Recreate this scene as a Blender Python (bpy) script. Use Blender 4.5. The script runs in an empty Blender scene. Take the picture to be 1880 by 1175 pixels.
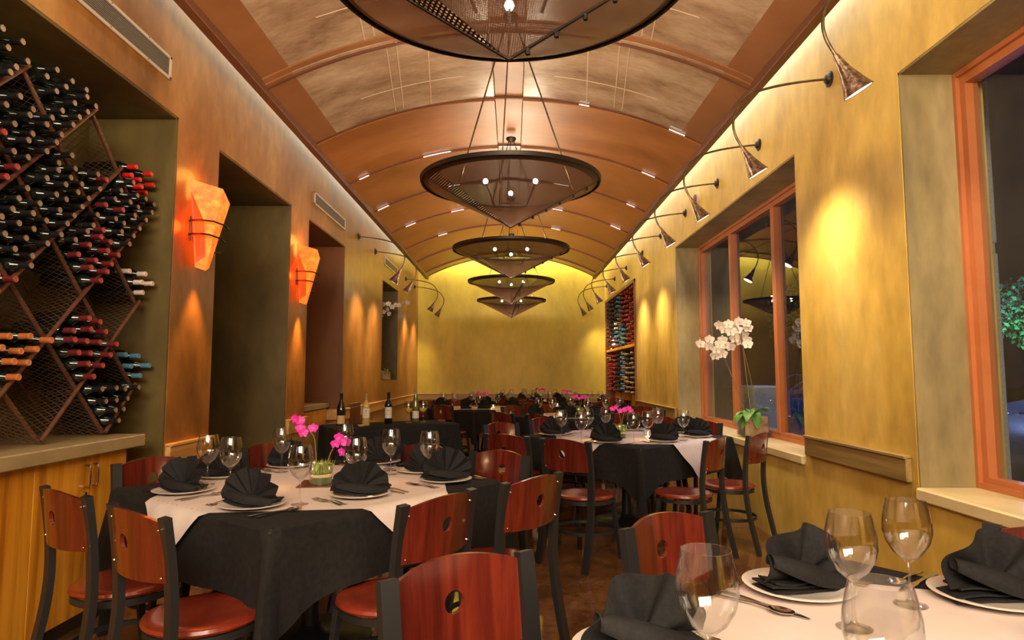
import bpy, math, random
from mathutils import Vector, Matrix
sin, cos, pi, sqrt = math.sin, math.cos, math.pi, math.sqrt
R = math.radians
C = bpy.context.scene.collection
rng = random.Random(7)

# ------------------------------------------------------------------ camera, world, lights, exposure
CAM_H = 1.30
cam = bpy.data.cameras.new('camera'); cam_o = bpy.data.objects.new('camera', cam); C.objects.link(cam_o)
cam.sensor_width = 36.0; cam.lens = 36.0 * 1180.0 / 1880.0; cam.clip_start = 0.05; cam.clip_end = 200
cam_o.location = (0, 0, CAM_H); cam_o.rotation_euler = (R(90 + 4.84), 0, 0)
bpy.context.scene.camera = cam_o
vs = bpy.context.scene.view_settings
vs.view_transform = 'Standard'; vs.look = 'None'; vs.gamma = 1; vs.use_curve_mapping = False
vs.exposure = 1.0
W = bpy.data.worlds.new('night'); bpy.context.scene.world = W; W.use_nodes = True
W.node_tree.nodes['Background'].inputs[0].default_value = (0.012, 0.016, 0.035, 1)
W.node_tree.nodes['Background'].inputs[1].default_value = 0.12

def aim(o, loc, target):
    o.location = loc
    o.rotation_euler = (Vector(target) - Vector(loc)).to_track_quat('-Z', 'Y').to_euler()

def lamp(kind, name, loc, power, color, target=None, **kw):
    l = bpy.data.lights.new(name, kind); l.energy = power; l.color = color
    for k, v in kw.items(): setattr(l, k, v)
    o = bpy.data.objects.new(name, l); C.objects.link(o); o.location = loc
    if target is not None: aim(o, loc, target)
    return o

WARM = (1.0, 0.80, 0.52)
COVE = (1.0, 0.90, 0.66)
# cove strips hidden behind both edges of the hanging vault, washing the upper walls and the far wall
for sx, xw, pw in ((-1, -1.95, 26), (1, 1.90, 48)):
    cv = lamp('AREA', 'cove_light', (xw, 6.2, 3.92), pw, COVE, shape='RECTANGLE', size=0.10, size_y=16.0)
    cv.rotation_euler = (0, -math.atan2(sx * 0.30, 1.0), 0)                       # long side runs along the room, tipped to the wall
cf = lamp('AREA', 'cove_light_far', (-0.03, 14.26, 4.05), 26, (1.0, 0.95, 0.55), shape='RECTANGLE', size=3.7, size_y=0.07)
cf.rotation_euler = (math.atan2(0.3, 1.0), 0, 0)
# added soft fill behind the camera, lifting the lower room
lamp('AREA', 'rear_fill_light', (0.0, -1.9, 2.9), 215, (1.0, 0.84, 0.64), (0.0, 3.0, 0.9), shape='RECTANGLE', size=3.2, size_y=1.2)
PENDANT_Y = [2.03 + 2.43 * k for k in range(5)]
for k, py in enumerate([-0.40] + PENDANT_Y):
    for a in (90, 210, 330):
        lamp('POINT', 'pendant_bulb_light', (-0.01 + 0.20 * cos(R(a)), py + 0.20 * sin(R(a)), 2.70), 9, (1.0, 0.80, 0.54), shadow_soft_size=0.03)
# street lighting of the car park outside
lamp('AREA', 'street_light', (9.5, 13.0, 6.5), 500, (0.35, 0.5, 1.0), (9.5, 14.0, 0), shape='DISK', size=0.6)
lamp('AREA', 'street_light', (7.5, 6.5, 5.5), 200, (0.4, 0.55, 1.0), (8.2, 8.5, 0), shape='DISK', size=0.5)
lamp('SPOT', 'tree_uplight', (11.6, 14.5, 0.2), 900, (0.35, 1.0, 0.75), (12.8, 16.0, 3.5), spot_size=R(80), shadow_soft_size=0.1)

# ------------------------------------------------------------------ materials
def mat(name, base=(0.8, 0.8, 0.8), rough=0.5, metal=0.0, spec=None, emit=None, estr=0.0):
    m = bpy.data.materials.new(name); m.use_nodes = True
    b = m.node_tree.nodes['Principled BSDF']
    b.inputs['Base Color'].default_value = (*base, 1); b.inputs['Roughness'].default_value = rough
    b.inputs['Metallic'].default_value = metal
    if spec is not None: b.inputs['Specular IOR Level'].default_value = spec
    if emit: b.inputs['Emission Color'].default_value = (*emit, 1); b.inputs['Emission Strength'].default_value = estr
    return m

def N(m, t, **kw):
    n = m.node_tree.nodes.new(t)
    for k, v in kw.items(): setattr(n, k, v)
    return n

def noisy(name, cols, scale=(1, 1, 1), nscale=2.0, detail=8, rough=0.6, bump=0.0, metal=0.0, dist=0.0, lo=0.3, hi=0.7, rvar=0.0, fine=0.0, obj=True, spec=None, coat=0.0):
    """mottled surface: a colour ramp over stretched noise, in object space"""
    m = mat(name, cols[0], rough, metal, spec); nt = m.node_tree; L = nt.links.new
    b = nt.nodes['Principled BSDF']
    tc = N(m, 'ShaderNodeTexCoord'); mp = N(m, 'ShaderNodeMapping'); mp.inputs['Scale'].default_value = scale
    L(tc.outputs['Object' if obj else 'Generated'], mp.inputs[0])
    nz = N(m, 'ShaderNodeTexNoise'); nz.inputs['Scale'].default_value = nscale; nz.inputs['Detail'].default_value = detail
    nz.inputs['Distortion'].default_value = dist; nz.inputs['Roughness'].default_value = 0.62
    L(mp.outputs[0], nz.inputs['Vector'])
    cr = N(m, 'ShaderNodeValToRGB'); e = cr.color_ramp.elements
    n = len(cols)
    e[0].position = lo; e[0].color = (*cols[0], 1); e[1].position = hi; e[1].color = (*cols[-1], 1)
    for i in range(1, n - 1):
        q = e.new(lo + (hi - lo) * i / (n - 1)); q.color = (*cols[i], 1)
    L(nz.outputs['Fac'], cr.inputs[0]); out = cr.outputs[0]
    if fine:
        n2 = N(m, 'ShaderNodeTexNoise'); n2.inputs['Scale'].default_value = nscale * 9; n2.inputs['Detail'].default_value = 4
        L(mp.outputs[0], n2.inputs['Vector'])
        mr = N(m, 'ShaderNodeMapRange'); mr.inputs[1].default_value = 0.3; mr.inputs[2].default_value = 0.7
        mr.inputs[3].default_value = 1 - fine; mr.inputs[4].default_value = 1 + fine * 0.6
        L(n2.outputs['Fac'], mr.inputs[0])
        vm = N(m, 'ShaderNodeVectorMath', operation='SCALE'); L(out, vm.inputs[0]); L(mr.outputs[0], vm.inputs['Scale']); out = vm.outputs[0]
    L(out, b.inputs['Base Color'])
    if rvar:
        mr2 = N(m, 'ShaderNodeMapRange'); mr2.inputs[1].default_value = 0.3; mr2.inputs[2].default_value = 0.7
        mr2.inputs[3].default_value = max(0.02, rough - rvar); mr2.inputs[4].default_value = rough + rvar
        L(nz.outputs['Fac'], mr2.inputs[0]); L(mr2.outputs[0], b.inputs['Roughness'])
    if bump:
        bp = N(m, 'ShaderNodeBump'); bp.inputs['Strength'].default_value = bump; bp.inputs['Distance'].default_value = 0.01
        L(nz.outputs['Fac'], bp.inputs['Height']); L(bp.outputs[0], b.inputs['Normal'])
    if coat: b.inputs['Coat Weight'].default_value = coat; b.inputs['Coat Roughness'].default_value = 0.12
    return m

def thin_glass(name, tint=(1, 1, 1), ior=1.45, rough=0.0, body=0.0):
    """a thin pane or blown wall: clear transmission plus a Fresnel reflection"""
    m = bpy.data.materials.new(name); m.use_nodes = True; nt = m.node_tree; nt.nodes.clear(); L = nt.links.new
    o = N(m, 'ShaderNodeOutputMaterial'); tr = N(m, 'ShaderNodeBsdfTransparent'); tr.inputs[0].default_value = (*tint, 1)
    gl = N(m, 'ShaderNodeBsdfGlossy'); gl.inputs['Roughness'].default_value = rough
    lw = N(m, 'ShaderNodeLayerWeight'); lw.inputs[0].default_value = 0.5          # facing term, the same from both sides
    pw = N(m, 'ShaderNodeMath', operation='POWER'); pw.inputs[1].default_value = 3.0
    ad = N(m, 'ShaderNodeMath', operation='MULTIPLY_ADD'); ad.inputs[1].default_value = 0.75; ad.inputs[2].default_value = 0.035 + body; ad.use_clamp = True
    mx = N(m, 'ShaderNodeMixShader')
    L(lw.outputs['Facing'], pw.inputs[0]); L(pw.outputs[0], ad.inputs[0]); L(ad.outputs[0], mx.inputs[0]); L(tr.outputs[0], mx.inputs[1]); L(gl.outputs[0], mx.inputs[2]); L(mx.outputs[0], o.inputs[0])
    return m

def wood(name, cols, axis='z', scale=14, rough=0.35, stretch=0.08, coat=0.0, spec=None):
    s = {'z': (1, 1, stretch), 'x': (stretch, 1, 1), 'y': (1, stretch, 1)}[axis]
    return noisy(name, cols, s, scale, 5, rough, 0.05, dist=0.6, lo=0.32, hi=0.68, coat=coat, spec=spec)

M = {}
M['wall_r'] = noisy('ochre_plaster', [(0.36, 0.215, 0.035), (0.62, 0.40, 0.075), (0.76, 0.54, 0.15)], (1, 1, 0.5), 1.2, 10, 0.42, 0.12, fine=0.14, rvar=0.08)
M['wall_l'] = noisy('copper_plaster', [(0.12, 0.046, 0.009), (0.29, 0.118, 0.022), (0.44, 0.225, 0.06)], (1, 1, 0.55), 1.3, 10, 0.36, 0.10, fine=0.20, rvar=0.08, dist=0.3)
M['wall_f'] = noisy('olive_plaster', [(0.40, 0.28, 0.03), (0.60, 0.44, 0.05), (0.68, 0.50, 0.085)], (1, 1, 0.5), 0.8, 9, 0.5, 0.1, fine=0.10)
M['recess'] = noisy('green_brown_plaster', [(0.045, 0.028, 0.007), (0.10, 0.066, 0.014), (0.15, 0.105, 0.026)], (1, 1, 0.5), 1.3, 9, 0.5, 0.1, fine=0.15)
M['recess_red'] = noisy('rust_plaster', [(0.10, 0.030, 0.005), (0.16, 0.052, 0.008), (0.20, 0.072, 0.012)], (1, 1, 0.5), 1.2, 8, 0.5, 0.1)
M['reveal'] = noisy('grey_ochre_plaster', [(0.20, 0.15, 0.065), (0.32, 0.24, 0.10), (0.40, 0.31, 0.15)], (1, 1, 0.35), 2.0, 9, 0.5, 0.12, fine=0.14)
M['sill'] = noisy('sill_stone', [(0.46, 0.34, 0.14), (0.66, 0.52, 0.27), (0.72, 0.60, 0.36)], (1, 0.3, 1), 3.0, 7, 0.3, 0.05)
M['floor'] = noisy('stained_concrete', [(0.05, 0.021, 0.007), (0.15, 0.065, 0.022), (0.30, 0.15, 0.06)], (1, 1, 1), 2.2, 12, 0.08, 0.015, lo=0.25, hi=0.75, rvar=0.04, fine=0.25)
M['counter'] = noisy('cast_concrete', [(0.24, 0.17, 0.075), (0.35, 0.26, 0.125), (0.40, 0.31, 0.16)], (1, 0.4, 1), 3.0, 8, 0.4, 0.05, fine=0.08)
M['cab'] = wood('cabinet_veneer', [(0.36, 0.12, 0.006), (0.62, 0.25, 0.016), (0.74, 0.35, 0.035)], 'z', 12, 0.35, 0.05)
M['rail'] = wood('oak_rail', [(0.42, 0.19, 0.05), (0.58, 0.30, 0.09), (0.64, 0.36, 0.13)], 'y', 10, 0.4, 0.05)
M['rail_dark'] = wood('olive_stained_rail', [(0.15, 0.09, 0.024), (0.27, 0.175, 0.05), (0.36, 0.24, 0.08)], 'y', 10, 0.4, 0.06)
M['oak_flat'] = noisy('oak_far_rail', [(0.34, 0.20, 0.055), (0.44, 0.27, 0.085)], (0.2, 1, 1), 6, 4, 0.45)
M['frame'] = noisy('window_paint', [(0.40, 0.12, 0.035), (0.48, 0.16, 0.055)], (1, 1, 1), 3, 4, 0.35)
M['panel'] = noisy('bent_plywood', [(0.20, 0.066, 0.015), (0.33, 0.118, 0.026), (0.42, 0.165, 0.045)], (0.5, 1.2, 1), 1.3, 6, 0.36, 0.02, fine=0.08, rvar=0.05, lo=0.2, hi=0.8)
M['panel_pale'] = noisy('pale_glazed_panel', [(0.22, 0.13, 0.075), (0.38, 0.26, 0.17), (0.50, 0.38, 0.27)], (0.6, 1.4, 1), 2.6, 10, 0.20, 0.05, fine=0.12)
M['panel_trim'] = noisy('brown_border', [(0.22, 0.085, 0.03), (0.30, 0.13, 0.05)], (1, 1, 1), 2, 5, 0.35)
M['streak'] = mat('pale_batten', (0.60, 0.44, 0.31), 0.4)
M['beam'] = noisy('dark_edge_beam', [(0.10, 0.03, 0.010), (0.16, 0.05, 0.018)], (1, 1, 1), 3, 4, 0.4)
M['hatch'] = mat('metal_hatch', (0.42, 0.40, 0.24), 0.3, 0.3)
M['roof'] = mat('roof_paint', (0.5, 0.42, 0.25), 0.8)
M['slit'] = mat('light_leak', (1, 1, 1), 0.5, emit=(1, 0.93, 0.86), estr=1.2)  # glow imitating light that leaks through the vault seams
M['vent'] = mat('vent_metal', (0.56, 0.47, 0.38), 0.4, 0.4)
M['vent_slat'] = mat('vent_slat', (0.24, 0.19, 0.15), 0.4, 0.4)
M['vent_dark'] = mat('vent_dark', (0.06, 0.045, 0.035), 0.7)
M['rod'] = noisy('rusted_rod', [(0.10, 0.04, 0.022), (0.17, 0.075, 0.045)], (1, 1, 1), 20, 4, 0.45, 0.1, metal=0.4)
M['mesh_metal'] = mat('expanded_metal', (0.20, 0.115, 0.07), 0.5, 0.5)
M['bronze'] = noisy('bronze', [(0.07, 0.05, 0.03), (0.17, 0.125, 0.07)], (1, 1, 1), 30, 4, 0.35, 0.1, metal=0.8)
M['copper'] = noisy('hammered_copper', [(0.05, 0.032, 0.022), (0.20, 0.13, 0.09), (0.40, 0.28, 0.20)], (1, 1, 1), 40, 4, 0.3, 0.3, metal=0.85)
M['iron'] = mat('dark_iron', (0.03, 0.022, 0.018), 0.45, 0.6)
M['blackmetal'] = mat('black_powder_coat', (0.014, 0.014, 0.014), 0.42)
M['cherry'] = wood('cherry_wood', [(0.045, 0.006, 0.003), (0.10, 0.012, 0.006), (0.16, 0.022, 0.009)], 'z', 16, 0.22, 0.06, coat=0.5)
M['seat'] = noisy('cherry_seat', [(0.14, 0.014, 0.006), (0.24, 0.032, 0.011)], (1, 1, 1), 8, 5, 0.25, coat=0.4)
M['cloth'] = noisy('black_linen', [(0.009, 0.008, 0.007), (0.016, 0.014, 0.012)], (1, 1, 1), 40, 3, 0.9, 0.05, spec=0.25)
M['napkin'] = noisy('black_napkin', [(0.008, 0.0075, 0.0075), (0.015, 0.014, 0.0135)], (1, 1, 1), 90, 3, 0.85, 0.05, spec=0.3)
M['white'] = noisy('cream_linen', [(0.60, 0.50, 0.44), (0.68, 0.58, 0.52)], (1, 1, 1), 4, 4, 0.85, 0.03)
M['china'] = mat('white_china', (0.76, 0.68, 0.60), 0.15)
M['steel'] = mat('steel', (0.55, 0.50, 0.45), 0.15, 1.0)
M['glass'] = thin_glass('clear_glass', (0.96, 0.96, 0.95), 1.5, 0.06, 0.03)
M['pane'] = thin_glass('window_pane', (0.93, 0.95, 0.96), 1.5, 0.0, 0.02)
M['water'] = thin_glass('water', (0.93, 0.95, 0.9), 1.33, 0.0, 0.0)
M['bottle'] = mat('dark_bottle_glass', (0.006, 0.008, 0.005), 0.05, spec=0.8)
M['bottle_green'] = mat('olive_bottle_glass', (0.12, 0.12, 0.02), 0.06, spec=0.7)
M['bottle_gold'] = mat('golden_bottle_glass', (0.50, 0.36, 0.10), 0.06, spec=0.7)
M['label'] = mat('cream_label', (0.70, 0.62, 0.52), 0.6)
M['label_tan'] = mat('tan_label', (0.55, 0.38, 0.18), 0.6)
M['ink'] = mat('ink', (0.07, 0.05, 0.05), 0.6)
M['ink_red'] = mat('red_ink', (0.30, 0.05, 0.04), 0.6)
CAPS = {'black': (0.010, 0.008, 0.008), 'bright red': (0.52, 0.012, 0.012), 'dark red': (0.13, 0.012, 0.012), 'white': (0.66, 0.52, 0.44),
        'blue': (0.07, 0.20, 0.30), 'orange': (0.42, 0.12, 0.03), 'tan': (0.34, 0.24, 0.12)}
for k, v in CAPS.items(): M['cap_' + k] = mat('capsule_' + k.replace(' ', '_'), v, 0.5, spec=0.3)
CAPEND = {'black': (0.30, 0.20, 0.12), 'bright red': (0.62, 0.04, 0.03), 'dark red': (0.42, 0.07, 0.05), 'white': (0.70, 0.58, 0.50),
          'blue': (0.12, 0.28, 0.38), 'orange': (0.55, 0.20, 0.07), 'tan': (0.4, 0.3, 0.16)}
for k, v in CAPEND.items(): M['end_' + k] = mat('capsule_end_' + k.replace(' ', '_'), v, 0.4)
M['leaf'] = noisy('leaf', [(0.05, 0.16, 0.015), (0.13, 0.30, 0.04)], (1, 1, 1), 10, 4, 0.35)
M['leaf_light'] = mat('leaf_light', (0.32, 0.48, 0.08), 0.5)
M['moss'] = noisy('moss', [(0.16, 0.20, 0.03), (0.42, 0.45, 0.10)], (1, 1, 1), 60, 4, 0.8)
M['stem'] = mat('stem', (0.20, 0.12, 0.035), 0.6)
M['petal'] = noisy('white_petal', [(0.74, 0.62, 0.52), (0.82, 0.74, 0.66)], (1, 1, 1), 20, 3, 0.5)
M['petal_pink'] = mat('pink_petal', (0.72, 0.02, 0.38), 0.5)
M['petal_core'] = mat('petal_core', (0.55, 0.35, 0.10), 0.5)
M['bark'] = noisy('bark_pot', [(0.14, 0.075, 0.03), (0.34, 0.22, 0.11), (0.42, 0.32, 0.2)], (1, 1, 1), 14, 6, 0.5, 0.3)
M['candle'] = mat('candle_flame', (1, 0.8, 0.5), 0.5, emit=(1, 0.66, 0.30), estr=14.0)
M['wax'] = mat('wax', (0.85, 0.72, 0.5), 0.5, emit=(1, 0.55, 0.2), estr=0.35)
M['bulb'] = mat('bulb', (1, 1, 1), 0.5, emit=(1, 0.86, 0.66), estr=30.0)
M['lampface'] = mat('lamp_face', (1, 1, 1), 0.5, emit=(1, 0.93, 0.80), estr=4.0)
M['tile'] = mat('copper_tile', (0.16, 0.05, 0.03), 0.2)
M['wine'] = mat('white_wine', (0.90, 0.60, 0.10), 0.1, emit=None)
M['stucco'] = noisy('grey_stucco', [(0.30, 0.32, 0.32), (0.42, 0.44, 0.44)], (1, 1, 1), 60, 4, 0.9, 0.4)
M['asphalt'] = noisy('asphalt', [(0.006, 0.006, 0.007), (0.014, 0.014, 0.016)], (1, 1, 1), 20, 4, 0.7)
M['carpaint'] = mat('dark_car_paint', (0.05, 0.07, 0.11), 0.2, 0.5)
M['carpaint2'] = mat('silver_car_paint', (0.10, 0.14, 0.22), 0.15, 0.7)
M['carglass'] = mat('car_glass', (0.01, 0.012, 0.016), 0.05)
M['rubber'] = mat('rubber', (0.01, 0.01, 0.01), 0.8)
M['headlight'] = mat('headlight', (1, 1, 1), 0.3, emit=(0.75, 0.85, 1), estr=5.0)
M['tree'] = noisy('tree_leaf', [(0.02, 0.07, 0.03), (0.05, 0.16, 0.07)], (1, 1, 1), 3, 4, 0.6)
M['plastic'] = mat('ivory_plastic', (0.6, 0.42, 0.30), 0.5)

def perforated(name, base, open_fac, scale, size, base_open=0.0):
    """sheet metal with round holes: transparent where the hole pattern is"""
    m = bpy.data.materials.new(name); m.use_nodes = True; nt = m.node_tree; L = nt.links.new
    b = nt.nodes['Principled BSDF']; b.inputs['Base Color'].default_value = (*base, 1); b.inputs['Metallic'].default_value = 0.55; b.inputs['Roughness'].default_value = 0.42
    o = nt.nodes['Material Output']; tr = N(m, 'ShaderNodeBsdfTransparent'); mx = N(m, 'ShaderNodeMixShader')
    if size:
        uv = N(m, 'ShaderNodeUVMap'); vo = N(m, 'ShaderNodeTexVoronoi', voronoi_dimensions='2D'); vo.inputs['Scale'].default_value = scale; vo.inputs['Randomness'].default_value = 0.0
        L(uv.outputs[0], vo.inputs['Vector'])
        lt = N(m, 'ShaderNodeMath', operation='LESS_THAN'); lt.inputs[1].default_value = size; L(vo.outputs['Distance'], lt.inputs[0])
        mu = N(m, 'ShaderNodeMath', operation='MULTIPLY'); mu.inputs[1].default_value = open_fac; L(lt.outputs[0], mu.inputs[0])
        a2 = N(m, 'ShaderNodeMath', operation='ADD'); a2.inputs[1].default_value = base_open; L(mu.outputs[0], a2.inputs[0]); L(a2.outputs[0], mx.inputs[0])
    else: mx.inputs[0].default_value = open_fac
    L(b.outputs[0], mx.inputs[1]); L(tr.outputs[0], mx.inputs[2]); L(mx.outputs[0], o.inputs[0])
    return m
M['mesh_fine'] = perforated('fine_perforated_bronze', (0.20, 0.105, 0.065), 0.20, 130, 0.36, 0.05)
M['mesh_dots'] = perforated('coarse_dotted_bronze', (0.025, 0.014, 0.010), 0.7, 62, 0.30)

def shade_mat():
    m = noisy('mica_shade', [(0.75, 0.05, 0.001), (0.90, 0.12, 0.004), (1.0, 0.22, 0.015)], (1, 1, 1), 22, 8, 0.5)
    nt = m.node_tree; b = nt.nodes['Principled BSDF']; cr = [n for n in nt.nodes if n.type == 'VALTORGB'][0]
    nt.links.new(cr.outputs[0], b.inputs['Emission Color']); b.inputs['Emission Strength'].default_value = 0.75
    return m
M['mica'] = shade_mat()
M['rim_bronze'] = mat('rim_bronze', (0.07, 0.038, 0.025), 0.4, 0.5)
M['mica_deep'] = mat('deep_red_mica', (0.7, 0.03, 0.0), 0.5, emit=(0.9, 0.035, 0.0), estr=0.75)

# ------------------------------------------------------------------ mesh building
class MB:
    def __init__(s): s.v = []; s.f = []; s.m = []; s.uv = {}
    def add(s, vs, fs, mi=0):
        o = len(s.v); s.v += [tuple(v) for v in vs]; s.f += [tuple(i + o for i in f) for f in fs]; s.m += [mi] * len(fs); return s
    def box(s, lo, hi, mi=0):
        x0, y0, z0 = lo; x1, y1, z1 = hi
        return s.add([(x0, y0, z0), (x1, y0, z0), (x1, y1, z0), (x0, y1, z0), (x0, y0, z1), (x1, y0, z1), (x1, y1, z1), (x0, y1, z1)],
                     [(0, 3, 2, 1), (4, 5, 6, 7), (0, 1, 5, 4), (1, 2, 6, 5), (2, 3, 7, 6), (3, 0, 4, 7)], mi)
    def bbox(s, lo, hi, b=0.004, mi=0):
        """box with chamfered edges"""
        x0, y0, z0 = lo; x1, y1, z1 = hi; b = min(b, (x1 - x0) * .49, (y1 - y0) * .49, (z1 - z0) * .49)
        def ring(z, i): return [(x0 + i, y0, z), (x1 - i, y0, z), (x1, y0 + i, z), (x1, y1 - i, z), (x1 - i, y1, z), (x0 + i, y1, z), (x0, y1 - i, z), (x0, y0 + i, z)]
        def ins(z): return [(x0 + b, y0 + b, z)] * 0 + [(x0 + b * 1.2, y0 + b, z), (x1 - b * 1.2, y0 + b, z), (x1 - b, y0 + b * 1.2, z), (x1 - b, y1 - b * 1.2, z), (x1 - b * 1.2, y1 - b, z), (x0 + b * 1.2, y1 - b, z), (x0 + b, y1 - b * 1.2, z), (x0 + b, y0 + b * 1.2, z)]
        rs = [ins(z0), ring(z0 + b, b), ring(z1 - b, b), ins(z1)]
        vs = sum(rs, []); fs = [tuple(range(7, -1, -1)), tuple(range(24, 32))]
        for k in range(3):
            for i in range(8): fs.append((k * 8 + i, k * 8 + (i + 1) % 8, (k + 1) * 8 + (i + 1) % 8, (k + 1) * 8 + i))
        return s.add(vs, fs, mi)
    def sweep(s, path, prof, mi=0, closed=False, up=None, cap=True, scale=None):
        """sweep a closed profile [(a,b)..] along a path with parallel-transported frames"""
        P = [Vector(p) for p in path]; n = len(P); k = len(prof); vs = []
        T = []
        for i in range(n):
            a = P[(i - 1) % n] if (closed or i > 0) else P[i]; b = P[(i + 1) % n] if (closed or i < n - 1) else P[i]
            T.append((b - a).normalized())
        u = Vector(up) if up else (Vector((0, 0, 1)) if abs(T[0].z) < 0.9 else Vector((1, 0, 0)))
        for i in range(n):
            t = T[i]
            if i and not up: pass
            side = t.cross(u)
            if side.length < 1e-6: side = t.cross(Vector((0, 1, 0)))
            side.normalize(); w = side.cross(t).normalized()
            if not up: u = w
            sc = scale[i] if scale else 1.0
            for a, b in prof: vs.append(P[i] + side * a * sc + w * b * sc)
        fs = []
        for i in range(n if closed else n - 1):
            for j in range(k):
                i2 = (i + 1) % n; fs.append((i * k + j, i * k + (j + 1) % k, i2 * k + (j + 1) % k, i2 * k + j))
        if cap and not closed: fs += [tuple(range(k - 1, -1, -1)), tuple((n - 1) * k + j for j in range(k))]
        return s.add(vs, fs, mi)
    def tube(s, path, r, n=8, mi=0, closed=False, scale=None):
        return s.sweep(path, [(r * cos(2 * pi * j / n), r * sin(2 * pi * j / n)) for j in range(n)], mi, closed, scale=scale)
    def bar(s, path, w, t, mi=0, up=None, closed=False):
        return s.sweep(path, [(-w / 2, -t / 2), (w / 2, -t / 2), (w / 2, t / 2), (-w / 2, t / 2)], mi, closed, up)
    def lathe(s, prof, n=20, c=(0, 0, 0), mi=0, a0=0, a1=2 * pi, axis='z'):
        full = abs(a1 - a0 - 2 * pi) < 1e-6; cols = n if full else n + 1; vs = []; fs = []
        for r, z in prof:
            for j in range(cols):
                a = a0 + (a1 - a0) * j / n
                p = (r * cos(a), r * sin(a), z) if axis == 'z' else (z, r * cos(a), r * sin(a))
                vs.append((c[0] + p[0], c[1] + p[1], c[2] + p[2]))
        for i in range(len(prof) - 1):
            for j in range(n):
                j2 = (j + 1) % cols; fs.append((i * cols + j, i * cols + j2, (i + 1) * cols + j2, (i + 1) * cols + j))
        if full:
            if prof[0][0] > 1e-6: fs.append(tuple(range(cols - 1, -1, -1))) if s.capped else None
            if prof[-1][0] > 1e-6 and s.capped: fs.append(tuple((len(prof) - 1) * cols + j for j in range(cols)))
        return s.add(vs, fs, mi)
    capped = False
    def grid(s, fn, nu, nv, mi=0, thick=None):
        """surface from fn(u,v); thick = offset vector or None"""
        o = len(s.v); vs = [fn(i / nu, j / nv) for i in range(nu + 1) for j in range(nv + 1)]
        w = nv + 1; fs = [(i * w + j, (i + 1) * w + j, (i + 1) * w + j + 1, i * w + j + 1) for i in range(nu) for j in range(nv)]
        if thick is None: return s.add(vs, fs, mi)
        T = Vector(thick); n = len(vs); vs2 = vs + [tuple(Vector(v) + T) for v in vs]; fs2 = fs + [tuple(k + n for k in reversed(f)) for f in fs]
        edge = [i * w for i in range(nu + 1)] + [nu * w + j for j in range(1, nv + 1)] + [i * w + nv for i in range(nu - 1, -1, -1)] + [j for j in range(nv - 1, 0, -1)]
        for a, b in zip(edge, edge[1:] + edge[:1]): fs2.append((b, a, a + n, b + n))
        return s.add(vs2, fs2, mi)
    def xf(s, mtx, start=0):
        s.v = s.v[:start] + [tuple(mtx @ Vector(v)) for v in s.v[start:]]; return s
    def mesh(s, name, mats, smooth=None):
        me = bpy.data.meshes.new(name); me.from_pydata(s.v, [], s.f)
        for m in (mats if isinstance(mats, (list, tuple)) else [mats]): me.materials.append(M[m] if isinstance(m, str) else m)
        for p, mi in zip(me.polygons, s.m): p.material_index = mi
        me.validate(); me.update()
        if smooth is not None:
            me.polygons.foreach_set('use_smooth', [True] * len(me.polygons)); me.set_sharp_from_angle(angle=R(smooth))
        return me

def capped():
    b = MB(); b.capped = True; return b

def ob(name, me, parent=None, loc=(0, 0, 0), rotz=0.0, rot=None, scale=None):
    o = bpy.data.objects.new(name, me); C.objects.link(o); o.location = loc
    o.rotation_euler = rot if rot else (0, 0, rotz)
    if scale: o.scale = scale if isinstance(scale, (tuple, list)) else (scale,) * 3
    if parent: o.parent = parent
    return o
def tag(o, label, cat, group=None):
    o['label'] = label; o['category'] = cat
    if group: o['group'] = group
    return o
def struct(name, me, label=None, parent=None, loc=(0, 0, 0)):
    o = ob(name, me, parent, loc)
    if not parent: o['kind'] = 'structure'
    if label: o['label'] = label
    return o

class Kit:
    """a thing described once: root mesh (or None) and nested parts; place() makes a new individual of it and of each part"""
    def __init__(s, name, cat, root=None): s.name = name; s.cat = cat; s.root = root; s.parts = []
    def part(s, name, me, loc=(0, 0, 0), rot=(0, 0, 0), label=None, subs=()): s.parts.append((name, me, loc, rot, label, subs)); return s
    def place(s, loc, rotz=0, label='', group=None, rot=None, scale=None, few=False):
        r = ob(s.name, s.root, None, loc, rotz, rot, scale); tag(r, label, s.cat, group)
        for name, me, l, ro, lab, subs in s.parts:
            p = ob(name, me, r, l, rot=ro)
            if lab: p['label'] = lab
            for n2, m2, l2, r2 in subs: ob(n2, m2, p, l2, rot=r2)
        return r
def ordn(i): return ['first', 'second', 'third', 'fourth', 'fifth', 'sixth', 'seventh', 'eighth', 'ninth', 'tenth', 'eleventh', 'twelfth', 'thirteenth', 'fourteenth', 'fifteenth', 'sixteenth', 'seventeenth', 'eighteenth', 'nineteenth', 'twentieth', 'twenty-first', 'twenty-second', 'twenty-third', 'twenty-fourth'][i]

# ------------------------------------------------------------------ room shell
XL, XR, YB, YF, ZT = -2.13, 2.10, -2.6, 14.5, 4.6
LINT = 2.935
struct('floor', MB().box((-4.2, YB - 0.2, -0.1), (XR + 0.5, YF + 0.3, 0)).mesh('floor', 'floor'), 'polished brown stained concrete floor')
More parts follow.
